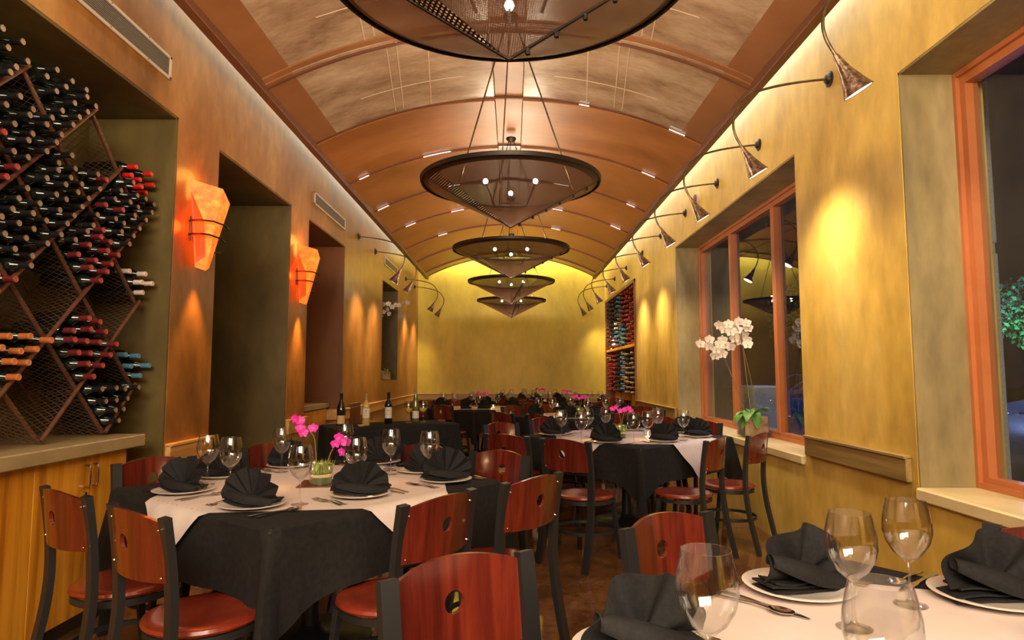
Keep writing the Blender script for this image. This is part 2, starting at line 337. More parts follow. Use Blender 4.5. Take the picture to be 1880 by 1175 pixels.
# floor scoring joints are thin strips let into the slab
for k, (a, b) in enumerate((((-4.0, 5.6), (2.1, 5.6)), ((1.2, -2.4), (1.2, 14.4)), ((-4.0, 10.2), (2.1, 10.2)))):
    struct('floor_joint', MB().bar([(a[0], a[1], 0.0), (b[0], b[1], 0.0)], 0.006, 0.002).mesh('joint', 'blackmetal'), parent=bpy.data.objects['floor'])
w = MB()                                                    # right wall with two window openings and the wine-shelf opening
TR = 0.46
for y0, y1 in ((YB, -0.15), (3.38, 4.66), (8.18, 10.85), (14.35, YF)): w.box((XR, y0, 0), (XR + TR, y1, ZT))
for y0, y1 in ((-0.15, 3.38), (4.66, 8.18)): w.box((XR, y0, 0), (XR + TR, y1, 0.68)); w.box((XR, y0, LINT), (XR + TR, y1, ZT))
w.box((XR, 10.85, LINT), (XR + TR, 14.35, ZT)); w.box((XR + 0.42, 10.85, 0), (XR + TR, 14.35, LINT))
struct('wall_right', w.mesh('wall_right', 'wall_r'), 'mottled ochre plaster wall with window openings')
rv = MB()                                                   # grey-ochre faces of the window reveals
for y0, y1 in ((-0.15, 3.38), (4.66, 8.18)):
    rv.box((XR + 0.004, y1 - 0.012, 0.70), (XR + 0.44, y1 + 0.002, LINT)); rv.box((XR + 0.004, y0 - 0.002, 0.70), (XR + 0.44, y0 + 0.012, LINT)); rv.box((XR + 0.004, y0, LINT - 0.012), (XR + 0.44, y1, LINT + 0.002))
struct('window_reveal', rv.mesh('reveal', 'reveal'), parent=bpy.data.objects['wall_right'])
w = MB()                                                    # left wall: rack alcove, passage recess, side recess, orchid niche
for y0, y1 in ((YB, 0.9), (3.99, 4.56), (6.10, 6.64), (8.10, 10.50), (11.95, YF)): w.box((XL - 0.62, y0, 0), (XL, y1, ZT))
for y0, y1 in ((0.9, 3.99), (4.56, 6.10), (6.64, 8.10)): w.box((XL - 0.62, y0, LINT), (XL, y1, ZT))
w.box((XL - 0.62, 10.50, 0), (XL, 11.95, 1.20)); w.box((XL - 0.62, 10.50, 2.86), (XL, 11.95, ZT))
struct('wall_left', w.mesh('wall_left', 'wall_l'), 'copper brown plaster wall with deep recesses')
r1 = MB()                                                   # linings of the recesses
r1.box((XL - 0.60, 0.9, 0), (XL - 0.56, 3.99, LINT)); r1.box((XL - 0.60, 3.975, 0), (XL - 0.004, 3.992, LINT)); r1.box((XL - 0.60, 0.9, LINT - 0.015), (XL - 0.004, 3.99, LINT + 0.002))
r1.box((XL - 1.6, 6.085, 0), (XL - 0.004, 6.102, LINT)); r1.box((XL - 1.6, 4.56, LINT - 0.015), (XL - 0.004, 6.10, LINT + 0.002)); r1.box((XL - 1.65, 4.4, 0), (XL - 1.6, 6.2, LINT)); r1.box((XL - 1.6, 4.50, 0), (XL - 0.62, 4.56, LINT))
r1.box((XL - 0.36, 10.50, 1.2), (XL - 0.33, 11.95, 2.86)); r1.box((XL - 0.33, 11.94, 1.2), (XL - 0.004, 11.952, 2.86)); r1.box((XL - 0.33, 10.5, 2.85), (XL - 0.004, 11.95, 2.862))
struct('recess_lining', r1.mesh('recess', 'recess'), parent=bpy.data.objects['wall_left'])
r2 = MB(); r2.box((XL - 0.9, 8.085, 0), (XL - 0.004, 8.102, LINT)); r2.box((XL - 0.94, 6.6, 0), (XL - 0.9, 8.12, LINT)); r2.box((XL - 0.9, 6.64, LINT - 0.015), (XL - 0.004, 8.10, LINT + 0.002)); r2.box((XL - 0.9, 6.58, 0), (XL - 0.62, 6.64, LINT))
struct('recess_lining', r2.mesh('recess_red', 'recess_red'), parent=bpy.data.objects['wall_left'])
struct('wall_back', MB().box((XL - 0.7, YF, 0), (XR + 0.5, YF + 0.2, ZT)).mesh('wall_far', 'wall_f'), 'olive yellow plaster end wall')
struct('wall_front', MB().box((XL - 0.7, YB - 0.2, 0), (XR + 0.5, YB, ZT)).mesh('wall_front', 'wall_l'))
ceil = struct('ceiling', MB().box((XL - 0.7, YB - 0.2, ZT), (XR + 0.5, YF + 0.2, ZT + 0.1)).mesh('roof', 'roof'), 'flat roof deck above a hanging barrel vault of bent panels')

# --- hanging barrel vault: bent panels bay by bay
VX, VA, VZ, VS = -0.03, 1.86, 3.45, 0.46
VR = (VA * VA + VS * VS) / (2 * VS); VH = math.asin(VA / VR); VCZ = VZ + VS - VR
def vp(a, y, dz=0.0): return (VX + (VR + dz) * sin(a), y, VCZ + (VR + dz) * cos(a))
def bent(y0, y1, a0, a1, dz0, dz1, t=0.014, n=14):
    b = MB()
    def f(u, v): return vp(a0 + (a1 - a0) * u, y0 + (y1 - y0) * v, dz0 + (dz1 - dz0) * v)
    k = len(b.v); b.grid(f, n, 1)
    m = len(b.v); b.v += [vp(a0 + (a1 - a0) * (i / n), y0 + (y1 - y0) * j, (dz0 + (dz1 - dz0) * j) + t) for i in range(n + 1) for j in (0, 1)]
    b.f += [tuple(q + m for q in reversed(f2)) for f2 in b.f[:n]]; b.m += [0] * n
    for j in (0, 1):
        for i in range(n): p = i * 2 + j; q = p + 2; b.f.append((p, q, q + m, p + m) if j == 0 else (q, p, p + m, q + m)); b.m.append(0)
    for i in (0, n): p = i * 2; b.f.append((p + 1, p, p + m, p + m + 1) if i == 0 else (p, p + 1, p + m + 1, p + m)); b.m.append(0)
    return b
SEAM = [4.65 + 1.29 * k for k in range(-5, 8)] + [14.18]
CW = 0.034                                                   # half angle of the centre strip
for k in range(len(SEAM) - 1):
    y0, y1 = SEAM[k] + 0.012, SEAM[k + 1] - 0.012
    pale = SEAM[k + 1] < 6.0
    edge = 0.066 if pale else 0.0
    hot = 4.0 < SEAM[k + 1] < 6.0
    for s in (-1, 1):
        a0, a1 = (-VH + edge, -CW) if s < 0 else (CW, VH - edge)
        o = ob('ceiling_panel', bent(y0, y1, a0, a1, 0.0, 0.022).mesh('panel', 'panel_pale' if pale else 'panel', 35), ceil)
        if pale:
            o['label'] = 'pale glazed ceiling panel'
            b0, b1 = (-VH, -VH + edge) if s < 0 else (VH - edge, VH)
            ob('panel_border', bent(y0, y1, b0, b1, -0.004, 0.018, n=3).mesh('border', 'panel_trim', 35), ceil)
            # structural battens showing through the pale panel
            for (ya, aa, yb, ab) in ((0.05, 0.155, 0.98, 0.185), (0.02, 0.215, 0.95, 0.25), (0.03, 0.235, 0.97, 0.27), (0.60, 0.10, 0.62, 0.33)):
                L_ = y1 - y0
                pts = [vp(s * (aa + (ab - aa) * q / 6), y0 + L_ * (ya + (yb - ya) * q / 6), -0.004 + 0.022 * (ya + (yb - ya) * q / 6)) for q in range(7)]
                ob('batten', MB().bar(pts, 0.009, 0.003).mesh('batten', 'streak'), ceil)
    ob('ceiling_panel', bent(y0, y1, -CW + 0.002, CW - 0.002, 0.012, 0.034, n=2).mesh('strip', 'panel', 35), ceil)
for k, y in enumerate(SEAM):
    pts = [vp(-VH + 2 * VH * i / 24, y, 0.022) for i in range(25)]
    pale = y < 5
    ob('ceiling_rib', MB().bar(pts, 0.10 if pale else 0.03, 0.02 if not pale else 0.03, up=None).mesh('rib', 'panel_trim' if pale else 'beam'), ceil)
    if pale: ob('ceiling_rib', MB().bar([vp(-VH + 2 * VH * i / 24, y + 0.055, -0.006) for i in range(25)], 0.02, 0.02).mesh('rib', 'beam'), ceil)
for s in (-1, 1):
    x = VX + s * VA
    ob('edge_beam', MB().bbox((x - 0.035, YB + 0.1, VZ - 0.035), (x + 0.035, 14.2, VZ + 0.06)).mesh('beam', 'beam'), ceil)
# glowing strips stand in for light leaking from above through the seams
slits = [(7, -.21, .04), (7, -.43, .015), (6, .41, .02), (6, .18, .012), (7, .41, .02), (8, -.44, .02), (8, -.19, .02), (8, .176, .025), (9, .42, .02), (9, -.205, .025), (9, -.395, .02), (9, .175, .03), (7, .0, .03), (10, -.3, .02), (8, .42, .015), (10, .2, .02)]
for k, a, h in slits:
    ob('light_leak_strip', MB().tube([vp(a - h + 2 * h * i / 4, SEAM[k] - 0.020, 0.006) for i in range(5)], 0.0045, 6).mesh('slit', 'slit'), ceil)
b = bent(SEAM[8] + 0.05, SEAM[9] - 0.3, -0.20, -0.06, -0.012, -0.002, n=4)
ob('access_hatch', b.mesh('hatch', 'hatch'), ceil)['label'] = 'greenish metal access hatch'

# --- trims: chair rails, boards, baseboards
def trim(n, me, lab): struct('trim_%d' % n, me, lab)
def rail(y0, y1, x, s): return MB().bbox((min(x, x + s * 0.035), y0, 0.735), (max(x, x + s * 0.035), y1, 0.868), 0.006).bbox((min(x, x + s * 0.045), y0, 0.855), (max(x, x + s * 0.045), y1, 0.875), 0.004)
trim(1, rail(3.42, 4.60, XR, -1).mesh('rail', 'rail_dark'), 'olive brown wooden board on the right wall pier between the windows')
trim(2, rail(8.24, 10.80, XR, -1).mesh('rail', 'rail_dark'), 'olive brown chair rail on the right wall before the wine shelf')
trim(3, rail(3.99, 4.56, XL, 1).mesh('rail', 'rail'), 'pale oak rail at the foot of the first sconce pier')
trim(4, rail(6.10, 6.64, XL, 1).mesh('rail', 'rail'), 'pale oak rail at the foot of the second sconce pier')
trim(5, rail(8.10, 8.38, XL, 1).bbox((XL - 0.22, 8.05, 0.735), (XL + 0.02, 8.088, 0.868), 0.005).mesh('rail', 'rail'), 'short oak rail wrapping the recess corner behind the bottles')
trim(6, rail(9.02, YF, XL, 1).mesh('rail', 'rail'), 'long pale oak chair rail on the left wall')
trim(7, MB().bbox((XL, YF - 0.035, 0.735), (XR, YF, 0.868), 0.006).bbox((XL, YF - 0.045, 0.855), (XR, YF, 0.875), 0.004).mesh('rail', 'oak_flat'), 'olive brown chair rail along the end wall')
trim(8, MB().box((XL, 6.1, 0), (XL + 0.006, YF, 0.735)).box((XL, YF - 0.006, 0), (XR, YF, 0.735)).mesh('wainscot', 'oak_flat'), 'oak wainscot below the chair rail')
struct('baseboard_left', MB().bbox((XL, 6.64 + 1.46, 0), (XL + 0.02, YF, 0.1)).mesh('bb', 'beam'))
struct('baseboard_far', MB().bbox((XL, YF - 0.02, 0), (XR, YF, 0.1)).mesh('bb', 'beam'))
# dark grille panel on the left wall
g = tag(ob('wall_grille', MB().bbox((0, 0, 0), (0.03, 0.56, 0.62), 0.006).mesh('grille_frame', 'rod'), None, (XL, 8.42, 0.30)), 'dark brown flat access panel on the left wall behind the bottles', 'panel')
ob('grille_face', MB().bbox((0.03, 0.03, 0.03), (0.038, 0.53, 0.57), 0.003).mesh('grille_face', 'beam'), g)

# --- windows
def window(n, y0, y1, mull, lab):
    wdw = ob('window_%d' % n, None, None, (XR + 0.31, 0, 0)); wdw['kind'] = 'structure'; wdw['label'] = lab
    z0, z1, f, d = 0.72, LINT - 0.012, 0.075, 0.07
    fr = MB().box((0, y0, z0), (d, y1, z0 + 0.06)).box((0, y0, z1 - f), (d, y1, z1)).box((0.001, y0 + 0.001, z0 + 0.001), (d + 0.001, y0 + f, z1 - 0.001)).box((0.001, y1 - f, z0 + 0.001), (d + 0.001, y1 - 0.001, z1 - 0.001))
    fr.box((-0.02, y0, z0 + 0.001), (0.011, y1 - 0.001, z0 + 0.03)).box((-0.022, y1 - 0.035, z0 + 0.002), (0.012, y1 - 0.0005, z1 - 0.002)).box((-0.021, y0, z1 - 0.03), (0.0115, y1 - 0.002, z1 - 0.001))
    ob('window_frame', fr.mesh('frame', 'frame'), wdw)
    ys = [y0 + f] + list(mull) + [y1 - f]
    for m in mull:
        ob('mullion', MB().bbox((-0.005, m - 0.036, z0 + 0.05), (d, m + 0.036, z1 - f), 0.006).mesh('mullion', 'frame'), wdw)
    for a, c in zip(ys, ys[1:]):
        ob('pane', MB().add([(0.045, a, z0 + 0.05), (0.045, c, z0 + 0.05), (0.045, c, z1 - f), (0.045, a, z1 - f)], [(0, 1, 2, 3)]).mesh('pane', 'pane'), wdw)
    ob('window_sill', MB().bbox((-0.335, y0 + 0.01, 0.655), (0.02, y1 - 0.01, 0.72), 0.008).mesh('sill', 'sill'), wdw)
window(1, 4.66, 8.18, (5.86, 7.02), 'wide dark window with terracotta frame and two mullions')
window(2, -0.15, 3.38, (1.05, 2.25), 'nearest dark window with terracotta frame')
# ------------------------------------------------------------------ left: cabinet, countertop, wine rack
CX = XL - 0.03
cab = tag(ob('cabinet', MB().box((CX - 0.55, 0.95, 0.10), (CX - 0.02, 3.66, 0.895)).box((CX - 0.5, 0.95, 0), (CX - 0.08, 3.62, 0.10), 1).mesh('carcass', ['cab', 'blackmetal'])), 'warm orange wood base cabinet under the wine rack', 'cabinet')
doors = [0.96, 1.55, 2.06, 2.52, 2.955, 3.335, 3.655]
for i, (a, c) in enumerate(zip(doors, doors[1:])):
    d = ob('door', MB().bbox((CX - 0.02, a + 0.002, 0.11), (CX, c - 0.002, 0.89), 0.002).mesh('door', 'cab'), cab)
    hy = c - 0.03 if i % 2 == 0 else a + 0.03
    ob('handle', MB().tube([(CX, hy, 0.735), (CX + 0.022, hy, 0.737), (CX + 0.028, hy, 0.748), (CX + 0.028, hy, 0.83), (CX + 0.022, hy, 0.841), (CX, hy, 0.843)], 0.005, 8).mesh('handle', 'steel', 40), d)
ob('lock', MB().tube([(CX, 3.31, 0.70), (CX + 0.008, 3.31, 0.70)], 0.008, 12).mesh('lock', 'steel', 40), cab)
tag(ob('countertop', MB().bbox((CX - 0.56, 0.92, 0.895), (XL + 0.035, 3.72, 0.962), 0.006).mesh('countertop', 'counter')), 'thick cast concrete countertop carrying the diamond wine rack', 'countertop')
tag(ob('countertop', MB().bbox((XL - 0.88, 6.66, 0.89), (XL - 0.14, 8.04, 0.95), 0.006).mesh('counter_small', 'counter')), 'short concrete countertop in the recess behind the bottle table', 'countertop')
sc = tag(ob('cabinet', MB().box((XL - 0.88, 6.66, 0.08), (XL - 0.18, 8.02, 0.888)).box((XL - 0.85, 6.7, 0), (XL - 0.25, 7.98, 0.08), 1).mesh('carcass', ['cab', 'blackmetal'])), 'small oak cabinet in the recess behind the bottle table', 'cabinet')
for a in (6.67, 7.35): ob('door', MB().bbox((XL - 0.18, a, 0.10), (XL - 0.165, a + 0.66, 0.88), 0.002).mesh('door', 'cab'), sc)

# wine rack: diamond lattice of rods with expanded-metal shelves running back
RX, RY, RZ, SY, SZ = -2.26, 3.108, 0.974, 0.2445, 0.2485
DEP = 0.27
def node(i, j): return (RX, RY + SY * i, RZ + SZ * j)
rack = ob('wine_rack', None, None, (RX - 0.13, 2.9, RZ - 0.012)); tag(rack, 'rusty iron diamond lattice wine rack with mesh shelves on the countertop', 'wine rack')
def rloc(p): return (p[0] - RX + 0.13, p[1] - 2.9, p[2] - RZ + 0.012)
edges = set()
for i in range(-5, 4):
    for j in range(0, 8):
        if (i + j) % 2: continue
        for di in (1, -1):
            a, c = (i, j), (i + di, j + 1)
            if c[0] > 3 or c[0] < -5 or c[1] > 7 or c == (3, 7): continue
            edges.add((a, c))
# rods drawn as long straight bars along each lattice line
lines = {}
for a, c in edges:
    di = c[0] - a[0]; key = (di, a[0] - di * a[1]); lines.setdefault(key, []).append((a, c))
for (di, k), es in lines.items():
    js = sorted({a[1] for a, c in es}); j0, j1 = js[0], js[-1] + 1
    p0, p1 = Vector(node(k + di * j0, j0)), Vector(node(k + di * j1, j1)); d = (p1 - p0).normalized()
    if (k + di * j0) <= -4 and di < 0: continue
    off = Vector((0.008 * di, 0, 0))
    e0 = 0.0 if j0 == 0 else 0.03
    ob('rod', MB().tube([rloc(p0 + off - d * e0 + Vector((0, 0, 0.008))), rloc(p1 + off + d * 0.03)], 0.0115, 10).mesh('rod', 'rod', 40), rack)
    ob('rear_rod', MB().tube([rloc(p0 - Vector((DEP, 0, 0))), rloc(p1 - Vector((DEP, 0, 0)))], 0.006, 6).mesh('rear_rod', 'rod', 40), rack)
EL = sqrt(SY * SY + SZ * SZ)
def mesh_shelf():
    # expanded metal: zigzag strands that meet their neighbours and leave diamond openings
    b = MB(); wv = 0.0013; nrow = 11; pitch = DEP / nrow; cells = 11; cl = EL / cells
    for r_ in range(nrow + 1):
        pts = [(-r_ * pitch + (pitch / 2 if (q + r_) % 2 else -pitch / 2), q * cl / 2) for q in range(cells * 2 + 1)]
        for (xa, ya), (xb, yb) in zip(pts, pts[1:]):
            dx, dy = xb - xa, yb - ya; l = math.hypot(dx, dy); nx, ny = -dy / l * wv, dx / l * wv
            if max(xa, xb) > 0.016 or min(xa, xb) < -DEP - 0.02: continue
            b.add([(xa + nx, ya + ny, 0.0014), (xa - nx, ya - ny, 0.0014), (xb - nx, yb - ny, 0.0014), (xb + nx, yb + ny, 0.0014), (xa, ya, -0.0014), (xb, yb, -0.0014)],
                  [(0, 1, 2, 3), (1, 4, 5, 2), (4, 0, 3, 5)])
    return b.mesh('expanded_shelf', 'mesh_metal')
shelf = mesh_shelf()
for a, c in sorted(edges):
    if min(a[0], c[0]) < -3: continue
    p = rloc(node(*a)); ang = math.atan2(SZ, SY * (c[0] - a[0]))
    o = ob('mesh_shelf', shelf, rack, p); o.rotation_euler = (ang, 0, 0)

def bottle_mesh(name, cap, glass='bottle', body=True, H=0.30, r=0.0375, lab=None, nseg=14, capbody=False):
    """bottle standing along +Z from its base"""
    b = MB()
    prof = [(0.0, 0.0), (r * .9, 0.0), (r, .006), (r, .185), (r * .93, .205), (r * .62, .228), (0.0165, .245), (0.0142, .25)]
    b.lathe(prof, nseg); return b
def cap_mesh(nseg=12, H=0.30):
    return [(0.0152, .236), (0.0150, .245), (0.0148, H - .012), (0.0156, H - .010), (0.0156, H - .002), (0.0140, H)]
bot_body = bottle_mesh('b', 'black').mesh('bottle_body', 'bottle', 50)
def make_cap(col, n=12, rings=True):
    b = MB(); b.lathe(cap_mesh(), n, mi=0); b.lathe([(0.0142, .2985), (0.0142, .3002), (0.011, .3004), (0.0105, .2995), (0.0, .2995)], n, mi=1)
    return b.mesh('capsule', ['cap_' + col, 'end_' + col], 50)
capm = {c: make_cap(c) for c in CAPS}
bk = {}
for c in CAPS: bk[c] = Kit('wine_bottle', 'bottle', bot_body).part('capsule', capm[c])
CAPW = {'black': 'black-capped', 'bright red': 'bright red capped', 'dark red': 'dark red capped', 'white': 'white-capped', 'blue': 'blue-capped', 'orange': 'orange-capped', 'tan': 'tan-capped'}
# which cells hold what: (i, j) = centre of the diamond, colours by level from the bottom corner
def lv(*a): return a
CELLS = {
    (-2, 7): ('black', 0, 5), (0, 7): ('black', 0, 5), (-1, 6): ('black', 0, 5),
    (-2, 5): ('black', 0, 7), (0, 5): ('black', 0, 7), (-1, 4): ('black', 0, 7), (1, 6): ('black', 0, 2),
    (2, 5): ('black', 0, 7), (1, 4): ('dark red', 0, 7), (-2, 3): ('dark red', 0, 4), (-1, 2): ('orange', 0, 4),
    (1, 2): ('dark red', 0, 6), (2, 1): ('black', 0, 4), (-2, 1): ('dark red', 0, 2), (3, 6): ('bright red', 0, 5), (3, 4): ('white', 0, 3), (3, 2): ('blue', 0, 3),
}
WHERE = {(-2, 7): 'heap beyond the top left rod', (0, 7): 'heap on the top valley', (-1, 6): 'topmost left diamond', (-2, 5): 'leftmost upper diamond', (0, 5): 'upper middle diamond',
         (-1, 4): 'middle left diamond', (1, 6): 'nearly empty top diamond', (2, 5): 'upper right diamond', (1, 4): 'central diamond', (-2, 3): 'leftmost middle diamond', (-1, 2): 'lower left diamond',
         (1, 2): 'lower central diamond', (2, 1): 'bottom right diamond', (-2, 1): 'bottom left edge diamond', (3, 6): 'right edge top pile', (3, 4): 'right edge middle pile', (3, 2): 'right edge lower pile'}
ROWN = ['bottom row', 'second row', 'third row', 'fourth row', 'fifth row', 'sixth row', 'top row']
for (ci, cj), (col, l0, l1) in CELLS.items():
    b0 = Vector(node(ci, cj - 1)); dR = Vector((0, SY, SZ)).normalized(); dL = Vector((0, -SY, SZ)).normalized()
    p = (EL - 0.022) / 4
    half = ci == 3
    for ka in range(4):
        for kb in range(4):
            l = ka + kb
            if l >= l1 or l < l0: continue
            pos = b0 + dR * (0.051 + ka * p) + dL * (0.051 + kb * p)
            if pos.y > 3.945: continue
            tip = 0.075 + rng.uniform(-0.02, 0.025) - (0.03 if half else 0)
            c2 = col
            r0 = rng.random()
            if (ci, cj) in ((2, 5),) and r0 < 0.25 and ka < 2: c2 = 'dark red'
            if (ci, cj) == (-2, 5) and r0 < 0.35: c2 = 'dark red'
            if (ci, cj) == (1, 4) and kb > 2: c2 = 'black'
            if (ci, cj) == (3, 6) and l < 2: c2 = 'black'
            if (ci, cj) == (1, 6) and ka == 1: c2 = 'dark red'
            lab = '%s bottle, %s, %s from left, %s of the rack' % (CAPW[c2], ROWN[l], ordn(ka + (0 if l <= 3 else 3 - l)), WHERE[(ci, cj)])
            yy = pos.y; o = bk[c2].place((RX + tip - 0.30, yy, pos.z + rng.uniform(-.003, .003)), 0, lab, '%s bottles in the rack\'s %s' % (CAPW[c2], WHERE[(ci, cj)]),
                                         rot=(0, R(90 + rng.uniform(-1.0, 1.5)), R(rng.uniform(-1, 1))))

# ------------------------------------------------------------------ right: wine shelf wall
def wb():
    b = MB(); b.lathe([(0, 0), (.034, 0), (.037, .01), (.037, .17), (.016, .22)], 8, axis='z'); b.lathe([(0.0152, .22), (0.0150, .295), (0.0, .3)], 8, mi=1); return b
wbm = {c: wb().mesh('shelf_bottle', ['bottle', 'cap_' + c]) for c in CAPS}
for c in ('dark red',): M['cap_shelf_red'] = mat('capsule_shelf_red', (0.30, 0.02, 0.02), 0.35); wbm['dark red'] = wb().mesh('shelf_bottle', ['bottle', 'cap_shelf_red'])
M['cap_shelf_blue'] = mat('capsule_shelf_blue', (0.05, 0.30, 0.50), 0.35); wbm['blue'] = wb().mesh('shelf_bottle', ['bottle', 'cap_shelf_blue'])
M['cap_shelf_black'] = mat('capsule_shelf_black', (0.035, 0.03, 0.03), 0.35); wbm['black'] = wb().mesh('shelf_bottle', ['bottle', 'cap_shelf_black'])
Y0, Y1 = 10.88, 14.33
cabi = ob('wine_shelf', None, None, (XR + 0.2, 12.6, 0.30)); tag(cabi, 'built-in wooden wine shelf full of bottles in the right wall', 'wine shelf')
def cl(b, name, m='cab'): return ob(name, b.mesh(name, m), cabi, (-(XR + 0.2), -12.6, -0.30))
M['shelfwood'] = wood('red_shelf_wood', [(0.12, 0.03, 0.01), (0.22, 0.065, 0.02), (0.30, 0.10, 0.03)], 'z', 12, 0.4, 0.05)
cl(MB().bbox((XR - 0.02, Y0, 0.30), (XR + 0.38, Y0 + 0.05, LINT)).bbox((XR - 0.02, Y1 - 0.07, 0.30), (XR + 0.38, Y1, LINT)).bbox((XR - 0.02, Y0, LINT - 0.06), (XR + 0.38, Y1, LINT)).bbox((XR - 0.02, Y0, 0.30), (XR + 0.38, Y1, 0.36)), 'case', 'shelfwood')
cl(MB().box((XR + 0.37, Y0, 0.3), (XR + 0.39, Y1, LINT)), 'back_board', 'shelfwood')
cl(MB().bbox((XR - 0.01, Y0 + 0.05, 1.78), (XR + 0.36, Y1 - 0.07, 1.83)), 'shelf', 'cab')
NC = 12; pit = (Y1 - Y0 - 0.14) / NC
for c in range(1, NC): cl(MB().bbox((XR + 0.14, Y0 + 0.055 + c * pit - 0.009, 0.36), (XR + 0.36, Y0 + 0.055 + c * pit + 0.009, LINT - 0.06), 0.002), 'divider', 'cab')
zs = [0.99 + 0.086 * k for k in range(9)] + [1.885 + 0.086 * k for k in range(12)]
UP = {0: ['dark red'] * 12, 1: ['dark red'] * 12, 2: ['dark red'] * 12, 3: ['black'] * 4 + ['dark red'] * 8, 4: ['blue'] * 4 + ['black'] * 2 + ['dark red'] * 6, 5: ['tan'] * 5 + ['dark red'] * 7,
      6: ['blue'] * 5 + ['tan'] * 2 + ['blue'] * 5, 7: ['blue'] * 4 + ['white'] * 2 + ['black'] * 6, 8: ['dark red'] * 3 + ['black'] * 9, 9: ['black'] * 12, 10: ['dark red'] * 2 + ['black'] * 10, 11: ['black'] * 12}
LO = {0: 'black', 1: 'tan', 2: 'black', 3: 'tan', 4: 'orange', 5: 'blue', 6: 'black', 7: 'black', 8: 'dark red', 9: 'dark red', 10: 'dark red', 11: 'dark red'}
sch = [[(LO[c] if rng.random() > 0.12 else rng.choice(['tan', 'black', 'orange'])) for k in range(9)] + UP[c] for c in range(NC)]
for c in range(NC):
    zj = rng.uniform(-0.03, 0.045)
    for k, z in enumerate(zs):
        if rng.random() < 0.03 or (k < 3 and c in (2, 9)): continue
        q = sch[c][k]; up = k >= 9
        lab = '%s bottle, %s column from the window side, %s row of the wine shelf\'s %s half' % (CAPW[q], ordn(c), ordn(k - 9 if up else k), 'upper' if up else 'lower')
        lab = lab.replace(' from the window side', '')
        o = ob('wine_bottle', wbm[q], None, (XR + 0.335 - rng.uniform(0, .03), Y0 + 0.055 + (c + 0.5) * pit + rng.uniform(-.045, .045), z + zj + rng.uniform(-.006, .006)), rot=(0, R(-90), 0))
        tag(o, lab, 'bottle', 'bottles in the wall wine shelf')
        if True: o.scale = (1.35, 2.3, 1.12)

# ------------------------------------------------------------------ vents, sconces, gooseneck lamps, pendants
def vent(y0, y1, z0, z1, lab, nb):
    v = tag(ob('air_vent', MB().bbox((0, 0, 0), (0.012, y1 - y0, 0.02), .003).bbox((0, 0, z1 - z0 - 0.02), (0.012, y1 - y0, z1 - z0), .003).bbox((0, 0, 0), (0.012, 0.025, z1 - z0), .003).bbox((0, y1 - y0 - 0.025, 0), (0.012, y1 - y0, z1 - z0), .003).mesh('vent_frame', 'vent'), None, (XL, y0, z0)), lab, 'air vent')
    ob('backing', MB().box((0.0005, 0.02, 0.015), (0.003, y1 - y0 - 0.02, z1 - z0 - 0.015)).mesh('backing', 'vent_dark'), v)
    hh = z1 - z0 - 0.04; sl = MB().box((0.003, 0.02, -0.0022), (0.008, y1 - y0 - 0.02, 0.0022)).mesh('slat', 'vent_slat')
    for k in range(nb): ob('slat', sl, v, (0, 0, 0.02 + hh * (k + 0.5) / nb))
    for yy in [0.012] + [0.35 * q for q in range(1, 4) if 0.35 * q < y1 - y0 - .1] + [y1 - y0 - 0.012]:
        for zz in (0.01, z1 - z0 - 0.01): ob('screw', MB().tube([(0.012, yy, zz), (0.014, yy, zz)], 0.004, 8).mesh('screw', 'steel'), v)
vent(2.55, 3.86, 3.12, 3.27, 'long metal air vent with screws above the wine rack alcove', 10)
vent(6.78, 8.05, 3.125, 3.265, 'metal air vent above the red-brown recess', 10)
vent(10.6, 11.8, 3.125, 3.265, 'small far air vent above the orchid niche', 10)

# folded mica sconce
def sconce():
    b = MB(); n = 8
    A = [(0.00, -0.105), (0.155, -0.075), (0.20, 0.055), (0.05, 0.135)]
    # front: two folded facets meeting in an edge, wide at top, narrow at foot
    top = [(0.02, -0.135, 0.30), (0.19, -0.045, 0.26), (0.17, 0.115, 0.20), (0.02, 0.15, 0.17)]
    bot = [(0.03, -0.05, -0.27), (0.085, -0.02, -0.29), (0.075, 0.045, -0.26), (0.02, 0.055, -0.24)]
    vs = []; m = 8
    for i in range(4):
        for k in range(m + 1): t = k / m; vs.append(tuple(top[i][q] * (1 - t) + bot[i][q] * t for q in range(3)))
    fs = []; w_ = m + 1
    for i in range(3):
        for k in range(m): fs.append((i * w_ + k, i * w_ + k + 1, (i + 1) * w_ + k + 1, (i + 1) * w_ + k))
    b.add(vs, fs); o = len(vs); b.add([(v[0] - 0.004, v[1], v[2]) for v in vs], [tuple(reversed(f)) for f in fs]); return b.mesh('shade', 'mica')
sm = sconce()
inner = MB().add([(0.004, -0.13, 0.24), (0.018, -0.14, 0.24), (0.196, -0.050, 0.19), (0.10, -0.03, -0.22), (0.035, -0.055, -0.25)], [(1, 2, 3, 4)])
fold = MB().add([(0.025, -0.142, 0.22), (0.10, -0.102, 0.02), (0.088, -0.045, -0.20), (0.035, -0.062, -0.24)], [(0, 1, 2, 3)]); fold.add([(v[0] - .002, v[1] + .002, v[2]) for v in fold.v], [(3, 2, 1, 0)])
K = Kit('wall_sconce', 'wall lamp', MB().bbox((0, -0.03, -0.09), (0.012, 0.03, 0.11), 0.003).mesh('back_plate', 'iron'))
K.part('shade', sm, label='glowing orange mica shade'); K.part('lower_fold', fold.mesh('fold', 'mica_deep'), label='deep red inner fold')
for zz, ex in ((0.03, 0.155), (-0.06, 0.13)):
    K.part('bracket_arm', MB().tube([(0.0, -0.10, zz), (0.03, -0.12, zz), (0.09, -0.125, zz), (ex, -0.085, zz), (ex + 0.03, 0.02, zz - .005), (ex + 0.01, 0.12, zz - .01)], 0.006, 8).mesh('arm', 'iron', 40))
K.part('bracket_post', MB().tube([(0.01, -0.10, -0.10), (0.012, -0.10, 0.06)], 0.006, 8).mesh('post', 'iron', 40))
